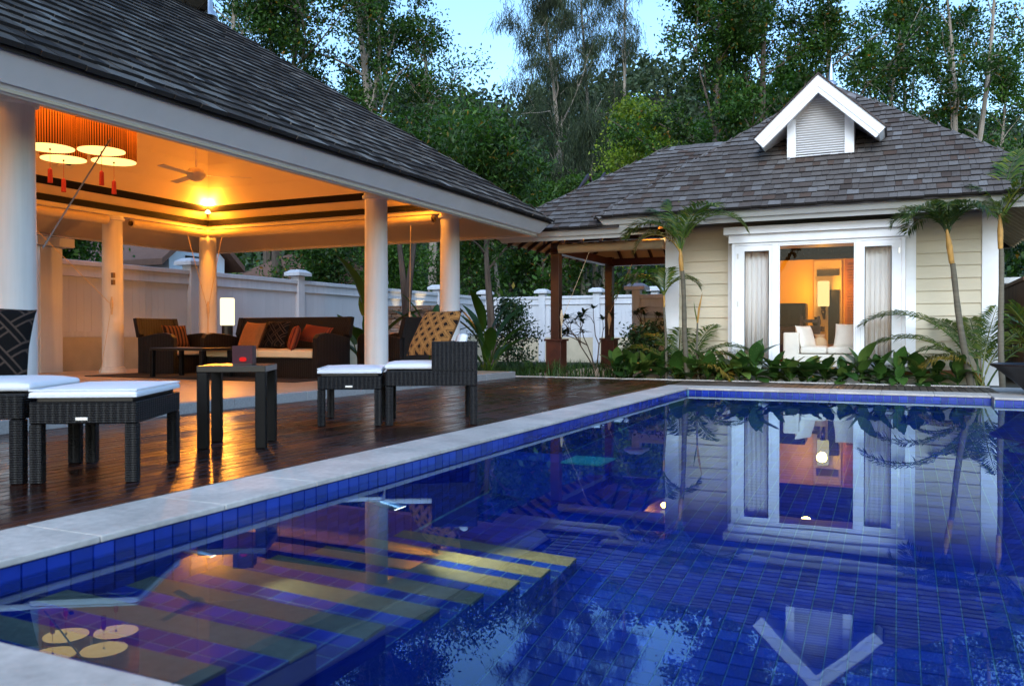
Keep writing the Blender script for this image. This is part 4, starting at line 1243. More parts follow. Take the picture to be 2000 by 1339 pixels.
# ================================================================== furniture on the deck
U31 = R(31.0)
def cushion_box(mb, x0, x1, y0, y1, z0, z1, puff=.012, n=10):
    """cushion with a slightly domed top and soft sides"""
    b = len(mb.v)
    for i in range(n + 1):
        for j in range(n + 1):
            u, v = i / n * 2 - 1, j / n * 2 - 1
            e = (1 - abs(u) ** 6) * (1 - abs(v) ** 6)
            mb.v.append((x0 + (x1 - x0) * i / n, y0 + (y1 - y0) * j / n, z1 - .012 + (.012 + puff * (1 - .5 * (u * u + v * v))) * e ** .5))
    for i in range(n):
        for j in range(n):
            a = b + i * (n + 1) + j
            mb.f.append((a, a + n + 1, a + n + 2, a + 1))
    lo = len(mb.v)
    for (x, y) in ((x0, y0), (x1, y0), (x1, y1), (x0, y1)): mb.v.append((x, y, z0))
    ring = [b + i * (n + 1) for i in range(n + 1)] + [b + n * (n + 1) + j for j in range(1, n + 1)] + [b + i * (n + 1) + n for i in range(n - 1, -1, -1)] + [b + j for j in range(n - 1, 0, -1)]
    mb.f.append((lo + 3, lo + 2, lo + 1, lo))
    s0, s1, s2, s3 = ring[:n + 1], ring[n:2 * n + 1], ring[2 * n:3 * n + 1], ring[3 * n:] + [ring[0]]
    for side, c0, c1 in ((s0, lo, lo + 1), (s1, lo + 1, lo + 2), (s2, lo + 2, lo + 3), (s3, lo + 3, lo)):
        mb.f.append(tuple([c0] + [c1] + list(reversed(side))))
    return mb


def pillow_mb(w, h, t, n=14, pinch=.07):
    mb = MB()
    for sgn in (1, -1):
        b = len(mb.v)
        for i in range(n + 1):
            for j in range(n + 1):
                u, v = i / n * 2 - 1, j / n * 2 - 1
                k = 1 - pinch * (1 - abs(u)) ** .5 * abs(v) ** 2, 1 - pinch * (1 - abs(v)) ** .5 * abs(u) ** 2
                zz = t / 2 * ((1 - u ** 4) * (1 - v ** 4)) ** .6
                mb.v.append((u * w / 2 * k[1], v * h / 2 * k[0], sgn * zz))
        for i in range(n):
            for j in range(n):
                a = b + i * (n + 1) + j
                q = (a, a + n + 1, a + n + 2, a + 1)
                mb.f.append(q if sgn > 0 else q[::-1])
    return mb


def pillow(name, label, mat, c, nrm, up, w=.48, h=.48, t=.14, group=None):
    n = Vector(nrm).normalized(); y = (Vector(up) - n * Vector(up).dot(n)).normalized(); x = y.cross(n)
    o = pillow_mb(w, h, t).build(name, mat, None, smooth=True)
    WM[o] = frame(c, x, y, n); o.matrix_local = WM[o]
    return tag(o, label, 'pillow', group)


def legs(t, lx, ly, h, s=.06, mat='wicker', nm='leg'):
    for sx in (-1, 1):
        for sy in (-1, 1):
            MB().box(sx * (lx / 2 - s / 2) - s / 2, sx * (lx / 2 - s / 2) + s / 2, sy * (ly / 2 - s / 2) - s / 2, sy * (ly / 2 - s / 2) + s / 2, 0, h).build(nm, M[mat], t, local=True, bevel=.006)


ot = thing('ottoman', 'woven dark ottoman with white cushion and steel badge, before the left deck chair', 'ottoman', (-3.927, 3.229, 0), U31, 'ottomans on the deck')
legs(ot, .52, .76, .299)
MB().box(-.26, .26, -.38, .38, .30, .412).build('seat_frame', M['wicker'], ot, local=True, bevel=.008)
cushion_box(MB(), -.263, .263, -.383, .383, .432, .475).build('cushion', M['cushion'], ot, local=True, smooth=True, bevel=.020, seg=4)
pp = MB()
for zc in (.438, .470): pp.tube([(-.258, -.378, zc), (.258, -.378, zc), (.258, .378, zc), (-.258, .378, zc), (-.258, -.378, zc)], .0045, 6)
pp.build('piping', M['cushion'], ot, local=True, smooth=True)
MB().box(-.23, .23, -.35, .35, .412, .432).build('cushion_base', M['black'], ot, local=True)
MB().box(-.035, .025, -.387, -.3805, .318, .334).build('badge', M['steel'], ot, local=True, bevel=.002)
dup(ot, Matrix.Translation((-4.277, 5.965, 0)) @ Matrix.Rotation(U31, 4, 'Z'), 'woven dark ottoman with white cushion pushed against the chair with the ochre pillow')

ch = thing('deck_chair', 'low woven deck chair with white seat cushion, holding the ochre diamond pillow', 'chair', (-3.703, 6.31, 0), U31, 'low chairs on the deck')
legs(ch, .76, .76, .325, .065)
MB().box(-.38, .38, -.38, .38, .326, .452).build('seat_frame', M['wicker'], ch, local=True, bevel=.008)
MB().box(-.0, .381, -.381, -.322, .4525, .695).build('armrest', M['wicker'], ch, local=True, bevel=.008)
MB().box(-.0, .381, .322, .381, .4525, .695).build('armrest', M['wicker'], ch, local=True, bevel=.008)
MB().box(.322, .381, -.3215, .3215, .4525, .69).build('backrest', M['wicker'], ch, local=True, bevel=.008)
cushion_box(MB(), -.39, .315, -.318, .318, .462, .515).build('seat_cushion', M['cushion'], ch, local=True, smooth=True, bevel=.020, seg=4)
bc = Matrix.Translation((.25, 0, .63)) @ Matrix.Rotation(R(-76), 4, 'Y')
q = MB(); cushion_box(q, -.13, .13, -.30, .30, -.03, .04); q.v = [tuple(bc @ Vector(p)) for p in q.v]
q.build('back_cushion', M['cushion'], ch, local=True, smooth=True, bevel=.020, seg=4)
dup(ch, Matrix.Translation((-4.50, 2.883, 0)) @ Matrix.Rotation(U31 + PI, 4, 'Z'), 'low woven deck chair at the left edge, holding the dark lattice pillow')
uu, vv, zz = Vector((.857, .515, 0)), Vector((-.515, .857, 0)), Vector((0, 0, 1))
pillow('pillow', 'ochre pillow with dark diamonds leaning in the right deck chair', M['leopard'], Vector((-3.703, 6.31, .765)) + uu * .03 + vv * .02, -uu * .62 - vv * .55 + zz * .50, zz, .47, .47, .15)
pillow('pillow', 'near black pillow with pale lattice lines at the left edge of the deck', M['lattice'], Vector((-4.50, 2.883, .70)) - uu * .06 + vv * .12, -vv * .85 + uu * .35 + zz * .30, zz + uu * .10, .50, .46, .16)

st = thing('side_table', 'square dark side table holding a red candle box on the wet deck', 'table', (-4.085, 4.375, 0), U31)
legs(st, .44, .44, .502, .068, 'darktable')
MB().box(-.22, .22, -.22, .22, .503, .547).build('tabletop', M['black'], st, local=True, bevel=.004)
M['black'].node_tree.nodes['Principled BSDF'].inputs['Roughness'].default_value = .3
cb = thing('candle_box', 'dark red glass candle box glowing near its base on the side table', 'candle holder', (-4.055, 4.40, .5475), U31)
gl = MB()
for (a, b, c_, d) in ((-.066, .066, -.066, -.060), (-.066, .066, .060, .066), (-.066, -.060, -.0595, .0595), (.060, .066, -.0595, .0595)): gl.box(a, b, c_, d, .006, .128)
gl.build('glass_wall', M['candle_glass'], cb, local=True)
MB().box(-.066, .066, -.066, .066, 0, .0055).build('base', M['black'], cb, local=True)
MB().lathe([(.0, .022), (.018, .024), (.026, .036), (.018, .05), (0, .052)], (.004, -.068, 0), 12, cap=False).build('flame_glow', M['redglow'], cb, local=True, smooth=True)

# ================================================================== furniture in the pavilion
FZ = .1
def lounge(name, label, cat, loc, rz, w, depth=.80):
    """woven lounge seat facing local +x, W wide along y"""
    t = thing(name, label, cat, loc, rz)
    h = w / 2
    MB().box(-.36, .36, -h + .1, h - .1, .02, .30).build('seat_base', M['wicker'], t, local=True)
    side = [(.40, .0), (.41, .30), (.40, .60), (.34, .655), (.20, .68), (-.05, .66), (-.28, .62), (-.40, .60), (-.395, .30), (-.40, 0)]
    for sy in (-1, 1):
        m = MB(); m.slab([(x, sy * h, z) for x, z in side], (0, -sy * .09, 0)); m.build('armrest', M['wicker'], t, local=True, bevel=.012)
    m = MB(); bk_ = [(-.401, 0), (-.40, .3), (-.42, .6), (-.50, .92), (-.44, .93), (-.35, .60), (-.33, .3), (-.33, 0)]
    m.slab([(x, -h + .0905, z) for x, z in bk_], (0, 2 * h - .181, 0)); m.build('backrest', M['wicker'], t, local=True, bevel=.012)
    for sy in (-1, 1):
        m = MB(); m.slab([(-.402, sy * h, .6), (-.43, sy * h, .61), (-.505, sy * h, .92), (-.44, sy * h, .93), (-.36, sy * h, .66)], (0, -sy * .09, 0)); m.build('back_wing', M['wicker'], t, local=True)
    n = max(1, round((w - .2) / 1.0))
    for i in range(n):
        a, b = -h + .10 + (w - .2) * i / n, -h + .10 + (w - .2) * (i + 1) / n
        cushion_box(MB(), -.30, .39, a + .004, b - .004, .31, .43).build('seat_cushion', M['cream_cushion'], t, local=True, smooth=True, bevel=.02, seg=2)
    return t
lounge('armchair', 'dark woven armchair with cream seat, left of the glowing table lamp', 'armchair', (-11.10, 10.42, FZ), 0, .88)
lounge('sofa', 'dark woven sofa with cream seat, orange and red pillows', 'sofa', (-8.72, 10.12, FZ), R(-90), 2.25)
lounge('armchair', 'dark woven armchair seen from behind the second white column', 'armchair', (-7.35, 11.35, FZ), R(180), .88)
pillow('pillow', 'brown striped pillow in the left armchair', M['kuba'], (-11.24, 10.55, FZ + .62), (.85, -.2, .35), (0, 0, 1), .45, .42, .14)
pillow('pillow', 'plain burnt orange pillow standing on the sofa', M['orange_cloth'], (-9.05, 9.98, FZ + .63), (-.15, -.85, .35), (0.05, 0, 1), .48, .46, .15)
pillow('pillow', 'dark pillow tucked behind the orange one', M['lattice'], (-8.75, 10.18, FZ + .66), (.0, -.85, .35), (0.0, 0, 1), .46, .44, .13)
pillow('pillow', 'red striped pillow standing beside the sofa arm', M['red_cloth'], (-8.18, 9.92, FZ + .60), (-.7, -.65, .3), (0.0, 0, 1), .42, .40, .14)
pillow('pillow', 'long red pillow lying on the sofa arm end', M['red_cloth'], (-7.95, 10.12, FZ + .66), (-.1, -.75, .5), (0.1, 0, 1), .62, .30, .12)
tag(MB().box(-11.55, -7.45, 9.02, 11.75, FZ + .0005, FZ + .014).build('rug', M['rug']), 'large dark rug under the pavilion seating', 'rug')
ct = thing('coffee_table', 'dark open coffee table between the armchair and the sofa', 'table', (-9.72, 9.42, FZ + .0145))
legs(ct, 1.05, .62, .40, .06, 'darktable')
MB().box(-.525, .525, -.31, .31, .4005, .44).build('tabletop', M['black'], ct, local=True, bevel=.004)
lt2 = thing('side_table', 'dark side table in the sofa corner under the glowing lamp', 'table', (-10.40, 10.88, FZ + .0145))
legs(lt2, .55, .55, .52, .06, 'black')
MB().box(-.275, .275, -.275, .275, .5205, .56).build('tabletop', M['black'], lt2, local=True, bevel=.004)
tl = thing('table_lamp', 'glowing cylindrical table lamp on a black drum base', 'lamp', (-10.40, 10.88, FZ + .575))
MB().lathe([(.092, 0), (.092, .235)], n=24).build('base', M['black'], tl, local=True, smooth=True)
MB().lathe([(.112, .236), (.118, .26), (.118, .68), (.108, .70)], n=32).build('lamp_shade', M['tablelamp'], tl, local=True, smooth=True)
MB().tube([(.05, -.09, .01), (.10, -.15, -.2), (.06, -.2, -.45), (.12, -.22, -.55)], .004, 5).build('cord', M['black'], tl, local=True)
lamp('bulb_light', (-10.40, 10.88, FZ + 1.40), 12, .08, WARM, tl)

# ================================================================== room furniture seen through the bay
sf = thing('white_sofa', 'white linen corner sofa just inside the bay window', 'sofa', (-1.2, 15.35, .2))
MB().box(-1.78, -.62, 14.99, 15.75, .20, .42).build('base', M['linen'], sf, bevel=.03, seg=3)
cushion_box(MB(), -1.52, -1.10, 14.97, 15.70, .43, .55).build('seat_cushion', M['linen'], sf, smooth=True, bevel=.03, seg=3)
cushion_box(MB(), -1.09, -.60, 14.97, 15.70, .43, .55).build('seat_cushion', M['linen'], sf, smooth=True, bevel=.03, seg=3)
MB().box(-1.80, -1.54, 14.96, 15.75, .201, .79).build('armrest', M['linen'], sf, bevel=.03, seg=3)
MB().box(-.66, -.10, 15.15, 15.75, .21, .77).build('backrest', M['linen'], sf, bevel=.03, seg=3)
pillow('pillow', 'white pillow against the left arm of the white sofa', M['linen'], (-1.46, 15.25, .71), (.8, -.45, .3), (0, 0, 1), .42, .42, .15)
pillow('pillow', 'white pillow leaning at the right end of the white sofa', M['linen'], (-.78, 15.10, .73), (-.25, -.9, .3), (0, 0, 1), .44, .44, .15)
tv = thing('television', 'dark boxy television on the console against the warm wall', 'television', (-2.05, 18.6, .9))
MB().box(-2.45, -1.78, 18.55, 19.05, .93, 1.42).build('cabinet', M['tv'], tv, bevel=.02)
MB().box(-2.38, -1.85, 18.53, 18.549, .99, 1.37).build('screen', M['pane'], tv)
cs = thing('console', 'low dark console under the television', 'console', (-2.0, 18.8, .2))
MB().box(-2.7, -1.45, 18.5, 19.2, .82, .925).build('top', M['darkwood'], cs)
MB().box(-2.6, -1.55, 18.55, 19.15, .2, .819).build('cupboard', M['darkwood'], cs)
vs2 = thing('vase', 'dark vase on the console beside the television', 'vase', (-1.58, 18.8, .926))
MB().lathe([(.05, 0), (.09, .06), (.08, .14), (.04, .17), (.06, .2)], (-1.58, 18.8, .926), 16).build('body', M['black'], vs2, smooth=True)
jar = thing('jar', 'pale terracotta jar behind the seat of the white sofa', 'jar', (-1.31, 16.3, .2))
MB().lathe([(.10, 0), (.12, .20), (.14, .32), (.12, .44), (.075, .50), (.11, .56)], (-1.31, 16.3, .2), 20).build('body', M['cream_cushion'], jar, smooth=True)
dc = thing('chair', 'dark slatted chair behind the white sofa arm', 'chair', (-1.55, 17.2, .2))
for (x, y, z1) in ((-1.75, 17.0, .65), (-1.42, 17.0, .65), (-1.75, 17.4, 1.12), (-1.42, 17.4, 1.12)):
    MB().box(x - .025, x + .025, y - .025, y + .025, .2, z1).build('leg', M['darkwood'], dc)
MB().box(-1.78, -1.39, 16.97, 17.43, .60, .651).build('seat', M['darkwood'], dc)
for z in (.75, .87, .99): MB().box(-1.724, -1.446, 17.385, 17.41, z, z + .06).build('back_slat', M['darkwood'], dc)
wl_ = thing('wall_lamp', 'glowing paper cylinder wall lamp with a dark bracket in the villa room', 'lamp', (-1.0, 19.0, 1.5))
MB().lathe([(.115, 0), (.12, .04), (.12, .52), (.115, .54)], (-1.47, 19.12, 1.36), 24).build('lamp_shade', M['roomlamp'], wl_, smooth=True)
MB().tube([(-1.47, 19.12, 1.36), (-1.47, 19.12, 1.26), (-1.47, 19.30, 1.10)], [.07, .05, .02], 10).build('bracket', M['darkwood'], wl_)
lamp('bulb_light', (-1.47, 18.85, 1.7), 12, .1, (1, .44, .06), wl_)
cl = thing('room_lamp', 'warm ceiling lamp lighting the villa room', 'lamp', (-1.6, 16.9, 2.9))
MB().lathe([(.10, 0), (.16, -.06), (.12, -.14), (0, -.17)], (-1.6, 16.9, 3.04), 18).build('glass_bowl', M['roomlamp'], cl, smooth=True)
lamp('bulb_light', (-1.6, 16.9, 2.70), 30, .12, (1, .44, .06), cl)
# sheer curtains behind the two window leaves
def curtain(label, x0, x1):
    m = MB(); n = 60; ph = rnd.random() * 6
    for i in range(n + 1):
        x = x0 + (x1 - x0) * i / n
        y = 14.47 + .028 * math.sin(i * .75 + ph) + .012 * math.sin(i * 1.9)
        m.v += [(x, y, .27), (x, y * .3 + 14.47 * .7, 2.20)]
    for i in range(n): m.f.append((2 * i, 2 * i + 2, 2 * i + 3, 2 * i + 1))
    o = m.build('curtain', M['curtain'], smooth=True)
    md_ = o.modifiers.new('thickness', 'SOLIDIFY'); md_.thickness = .002
    tag(o, label, 'curtain', 'sheer curtains of the bay window')
curtain('sheer curtain behind the left window leaf of the bay', -2.42, -1.86)
curtain('sheer curtain behind the right window leaf of the bay', -.57, -.03)
# ================================================================== palms and garden plants
def rvec(rr, k=1.0): return Vector((rr.gauss(0, k), rr.gauss(0, k), rr.gauss(0, k)))


def frond(parent, base, az, el, L, droop, mat, rr, nl=34, ll=.34, twist=0.0, bare=.18, name='frond', lift=.25):
    """pinnate palm leaf: arched rachis with two ranks of leaflets"""
    mb = MB(); p = Vector(base); n = 16; pts = [p.copy()]; dirs = []
    for i in range(n):
        e = el - droop * (i / n) ** 1.3
        d = Vector((math.cos(e) * math.cos(az), math.cos(e) * math.sin(az), math.sin(e)))
        dirs.append(d); p = p + d * (L / n); pts.append(p.copy()); az += twist / n
    mb.tube(pts, [.014 * (1 - .85 * i / n) + .002 for i in range(n + 1)], 5)
    for i in range(nl):
        s = bare + (1 - bare) * (i + .5) / nl
        k = min(n - 1, int(s * n)); f = s * n - k
        c = pts[k].lerp(pts[k + 1], f); d = dirs[k]
        sd = d.cross(Vector((0, 0, 1))); sd = sd.normalized() if sd.length > .05 else Vector((1, 0, 0))
        up = sd.cross(d).normalized()
        l = ll * (math.sin(PI * min(1, (s - bare) / (1 - bare) * .86 + .12)) ** .6) * rr.uniform(.85, 1.1)
        for sg in (-1, 1):
            v = (sd * sg * rr.uniform(.75, .95) + d * rr.uniform(.45, .75) + up * rr.uniform(lift - .15, lift + .1)).normalized()
            w = .010 + .005 * rr.random()
            ax = v.cross(up).normalized()
            m1 = c + v * l * .5; tip = c + v * l + Vector((0, 0, -l * rr.uniform(.15, .4)))
            mb.add([c, m1 + ax * w, tip, m1 - ax * w], [(0, 1, 2, 3)])
    return mb.build(name, mat, parent)


def palm(label, base, top, r0, r1, fronds, seed, shaft=.42, name='areca_palm'):
    rr = random.Random(seed)
    t = thing(name, label, 'palm', base)
    b, tp = Vector(base), Vector(top)
    pts = [b.lerp(tp, i / 8) + Vector((math.sin(i * .7 + seed) * .012, math.cos(i * .9) * .012, 0)) for i in range(9)]
    MB().tube(pts, [r0 + (r1 - r0) * i / 8 + (.004 if i % 2 else 0) for i in range(9)], 10).build('trunk', M['palm_bark'], t, smooth=True)
    d = (tp - b).normalized()
    MB().tube([tp, tp + d * shaft * .5, tp + d * shaft], [r1 * 1.05, r1 * 1.25, r1 * .5], 10).build('crownshaft', M['crownshaft'], t, smooth=True)
    h = tp + d * shaft * .8
    for (az, el, L, dr, old) in fronds:
        frond(t, h, R(az), R(el), L, R(dr), M['palm_leaf_old'] if old else M['palm_leaf'], rr, nl=int(34 * L) + 14, ll=.26 + .10 * L)
    return t
# az: degrees, 0 = +x (right), 90 = away, 180 = left
palm('slender palm left of the bay window with orange crownshaft and arching fronds', (-3.19, 13.88, -.03), (-3.24, 13.62, 1.80), .045, .032,
     [(8, 76, 1.5, 150, 0), (172, 72, 1.35, 140, 0), (120, 84, 1.15, 60, 0), (205, 62, 1.0, 150, 1), (325, 80, 1.3, 110, 0), (150, 80, 1.2, 90, 0)], 3, .36)
palm('thin young palm in front of the villa corner board with fronds drooping left', (-3.56, 13.92, -.03), (-3.60, 13.9, 1.22), .024, .016,
     [(178, 58, 1.15, 150, 0), (20, 66, .8, 140, 0), (205, 70, .7, 130, 0), (95, 80, .6, 60, 0)], 5, .25)
t = thing('areca_shoot', 'short leafless palm shoot with a rust coloured spear in front of the cream siding', 'palm', (-3.03, 13.95, -.03))
MB().tube([(-3.03, 13.95, -.03), (-3.06, 13.95, .55), (-3.05, 13.95, .95)], [.022, .018, .014], 8).build('trunk', M['palm_bark'], t, smooth=True)
MB().tube([(-3.05, 13.95, .95), (-3.02, 13.95, 1.2), (-2.97, 13.95, 1.45)], [.016, .02, .003], 6).build('spear', M['crownshaft'], t, smooth=True)
MB().tube([(-3.05, 13.95, .95), (-3.09, 13.95, 1.15), (-3.11, 13.95, 1.3)], [.012, .012, .002], 6).build('spear', M['palm_leaf'], t, smooth=True)
palm('leaning palm right of the bay window with a drooping crown under the eave', (.955, 13.9, -.03), (.695, 13.62, 1.78), .050, .036,
     [(172, 74, 1.05, 150, 0), (15, 74, 1.05, 150, 0), (95, 84, .9, 90, 0), (215, 76, .95, 150, 0), (320, 78, .95, 150, 0), (140, 66, .9, 140, 0), (270, 82, .8, 120, 0)], 8, .5)
palm('tall thin palm at the far right corner of the villa with orange stem foot', (1.36, 13.88, -.03), (1.32, 13.80, 1.98), .042, .032,
     [(25, 66, 1.6, 60, 0), (60, 78, 1.3, 45, 0), (5, 60, 1.4, 90, 0), (150, 80, .8, 80, 0), (330, 70, 1.2, 90, 0)], 9, .5)


def frond_clump(label, base, fronds, seed):
    rr = random.Random(seed)
    t = thing('areca_clump', label, 'palm', base, group='low palm clumps in the villa bed')
    for (az, el, L, dr, old) in fronds:
        b = Vector(base) + Vector((rr.uniform(-.1, .1), rr.uniform(-.08, .08), 0))
        frond(t, b, R(az), R(el), L, R(dr), M['palm_leaf_old'] if old else M['palm_leaf'], rr, nl=int(26 * L) + 12, ll=.24 + .1 * L, bare=.3)
    return t
frond_clump('low palm clump with crossing fronds at the foot of the left slender palm', (-3.28, 13.95, -.02),
            [(170, 62, 1.35, 100, 0), (150, 72, 1.2, 70, 0), (15, 60, 1.5, 100, 0), (5, 45, 1.2, 100, 0), (200, 55, 1.0, 110, 0), (340, 50, 1.0, 120, 1), (100, 75, 1.2, 60, 0), (0, 68, 1.1, 120, 1), (60, 74, 1.2, 50, 0), (185, 40, .9, 90, 0)], 31)
frond_clump('dense low palm clump right of the bay sending long fronds across the siding', (1.14, 13.95, -.02),
            [(172, 76, 2.25, 118, 0), (177, 60, 1.9, 102, 0), (150, 60, 1.2, 110, 0), (95, 75, 1.4, 60, 0), (20, 65, 1.3, 80, 0), (40, 72, 1.2, 60, 0), (200, 62, 1.1, 110, 1), (130, 70, 1.5, 60, 0), (60, 80, 1.3, 30, 0), (185, 70, 1.15, 100, 0)], 32)

# dumb cane bed under the bay: every leaf its own piece
def leaf_shape(L, W, fold=.18, curl=.25, n=7):
    mb = MB()
    for i in range(n + 1):
        s = i / n
        w = W / 2 * (math.sin(PI * min(1, s * .93 + .07)) ** .75) * (1 if s < .98 else .05)
        y = L * s; z = -curl * L * s * s
        mb.v += [(-w, y, z + fold * w), (0, y, z), (w, y, z + fold * w)]
    for i in range(n):
        a = 3 * i
        mb.f += [(a, a + 1, a + 4, a + 3), (a + 1, a + 2, a + 5, a + 4)]
    return mb
cane = []
for L, W, c in ((.36, .20, .15), (.42, .22, .35), (.30, .18, .08), (.38, .23, .55)):
    me = leaf_shape(L, W, .25, c).mesh('leaf', smooth=True); me.materials.append(M['cane_leaf']); cane.append(me)
rr = random.Random(77)
spots = [(-4.45 + i * .262, 13.93 + .05 * math.sin(i * 2.1)) for i in range(21)]
wher = ['at the porch end of the bed', 'left of the slender palms', 'before the slender palm trunk', 'below the left palm clump', 'below the yellowing palm frond', 'at the left foot of the bay window', 'below the left window leaf', 'under the left pane of the bay', 'under the left bay post',
        'in front of the white sofa arm', 'before the white sofa seat', 'under the middle of the clear pane', 'with the tallest leaves before the sofa pillow', 'under the right bay post', 'below the right pane of the bay', 'at the right foot of the bay window', 'below the casing right of the bay', 'left of the leaning palm', 'at the foot of the leaning palm', 'right of the leaning palm', 'at the far right end of the bed']
for i, (x, y) in enumerate(spots):
    t = thing('dumb_cane', 'speckled broad leaved plant ' + wher[i], 'plant', (x, y, -.03), group='broad leaved plants under the bay window')
    y0_ = y
    big = rr.uniform(.85, 1.1) * (1.2 if i in (9, 12, 15) else 1.0)
    for k in range(rr.randint(15, 18)):
        a = k * 2.4 + rr.random(); el = R(rr.uniform(42, 82)) if k < 8 else R(rr.uniform(-4, 40))
        h = rr.uniform(.03, .24) * big
        d = Vector((math.cos(el) * math.cos(a), math.cos(el) * math.sin(a), math.sin(el)))
        sd = d.cross(Vector((0, 0, 1))).normalized(); up = sd.cross(d)
        s = big * rr.uniform(.75, 1.05)
        m = frame(Vector((x, y, -.03 + h)) + d * .05, sd * s, d * s, up * s)
        piece('leaf', cane[rr.randrange(4)], t, m)
    MB().tube([(x, y, -.05), (x, y, .2 * big)], .014, 6).build('stem', M['leaf_mid'], t)

# frangipani shrubs by the porch
fl_me = []
for L, W in ((.24, .065), (.19, .055)):
    me = leaf_shape(L, W, .2, .3, 5).mesh('leaf', smooth=True); me.materials.append(M['leaf_gloss']); fl_me.append(me)
def frangipani(label, base, h, seed, lean, n0=3):
    rr = random.Random(seed); t = thing('frangipani', label, 'shrub', base, group='frangipani shrubs by the porch')
    br = MB(); tips = []
    def grow(p, d, L, r, lv):
        q = p + d * L; m_ = p.lerp(q, .5) + rvec(rr, .02)
        br.tube([p, m_, q], [r, r * .85, r * .7], 6)
        if lv == 0: tips.append((q, d)); return
        for k in range(rr.choice((2, 3))):
            nd = (d + rvec(rr, .75) + Vector((0, 0, .2))).normalized()
            if nd.z < 0.05: nd.z = .1
            grow(q, nd, L * rr.uniform(.6, .85), r * .68, lv - 1)
    for k in range(n0):
        a = rr.random() * 6.28
        grow(Vector(base), Vector((math.cos(a) * .5 + lean[0], math.sin(a) * .5 + lean[1], 1)).normalized(), h * .42, .018, 2)
    br.build('branches', M['bark'], t)
    for q, d in tips:
        for k in range(11):
            a = k * 2.4; e = rr.uniform(-.1, .9)
            v = (Vector((math.cos(a), math.sin(a), e)) + d * .3).normalized()
            sd = v.cross(Vector((0, 0, 1))).normalized(); s = rr.uniform(.8, 1.1)
            piece('leaf', fl_me[k % 2], t, frame(q, sd * s, v * s, sd.cross(v) * s))
frangipani('frangipani with leaf rosettes between the two porch posts', (-6.0, 17.3, -.05), 1.55, 41, (-.1, 0), 3)
frangipani('frangipani in front of the plaster wall right of the rear porch post', (-5.1, 18.9, -.05), 1.6, 44, (.1, 0), 3)

# heliconia and banana like plants: long blades
def blades(name, label, base, n, L, W, seed, mat, el=(35, 80), group=None, rise=.3, cat='plant'):
    rr = random.Random(seed); t = thing(name, label, cat, base, group=group)
    for k in range(n):
        a = k * 2.4 + rr.random() * .6; e = R(rr.uniform(*el)); l = L * rr.uniform(.75, 1.1)
        d = Vector((math.cos(e) * math.cos(a), math.cos(e) * math.sin(a), math.sin(e)))
        sd = d.cross(Vector((0, 0, 1))).normalized(); up = sd.cross(d)
        z0 = rr.uniform(.1, rise)
        me = leaf_shape(l, W * rr.uniform(.8, 1.1), .35, rr.uniform(.2, .5), 8).mesh('leaf', smooth=True); me.materials.append(mat)
        p0 = Vector(base) + Vector((rr.uniform(-.12, .12), rr.uniform(-.12, .12), 0))
        piece('leaf', me, t, frame(p0 + d * z0 + Vector((0, 0, z0)), sd, d, up))
        MB().tube([p0, p0 + Vector((0, 0, z0)) * .6, p0 + d * z0 + Vector((0, 0, z0))], .012, 5).build('stalk', M['leaf_mid'], t)
blades('heliconia', 'big bladed tropical plant behind the right deck chair', (-7.35, 14.7, -.2), 15, .95, .20, 51, M['banana_leaf'], (25, 75), None, .55)
blades('banana_plant', 'broad leaved banana plant showing over the sofa back, left of the white column', (-9.75, 14.0, -.2), 9, .95, .36, 52, M['banana_leaf'], (50, 84), None, .95)
blades('heliconia', 'dark bladed plant at the foot of the stone wall behind the ochre pillow', (-8.95, 15.2, -.2), 10, .9, .17, 53, M['banana_leaf'], (40, 80), None, .7)

# ------------------------------------------------------------------ leaf clouds
def leaf_quads(C, L, W, rs, up=.35, droop=0.0):
    """array of diamond leaves at centres C"""
    N = len(C)
    d = rs.normal(size=(N, 3)); d[:, 2] -= droop; d /= np.linalg.norm(d, axis=1)[:, None]
    nn = rs.normal(size=(N, 3)); nn[:, 2] += up * 3
    s = np.cross(d, nn); s /= (np.linalg.norm(s, axis=1)[:, None] + 1e-9)
    k = rs.uniform(.7, 1.25, size=(N, 1))
    a = C - d * L * .5 * k; b = C + d * L * .5 * k; m = C + d * L * .08 * k
    return np.stack([a, m + s * W * .5 * k, b, m - s * W * .5 * k], axis=1)


def strands(C, L, W, rs):
    N = len(C)
    d = np.stack([rs.normal(0, .55, N), rs.normal(0, .55, N), -np.ones(N)], 1); d /= np.linalg.norm(d, axis=1)[:, None]
    s = rs.normal(size=(N, 3)); s[:, 2] = 0; s /= (np.linalg.norm(s, axis=1)[:, None] + 1e-9)
    k = rs.uniform(.5, 1.2, size=(N, 1))
    b = C + d * L * k
    return np.stack([C - s * W * .5, C + s * W * .5, b + s * W * .25, b - s * W * .25], axis=1)


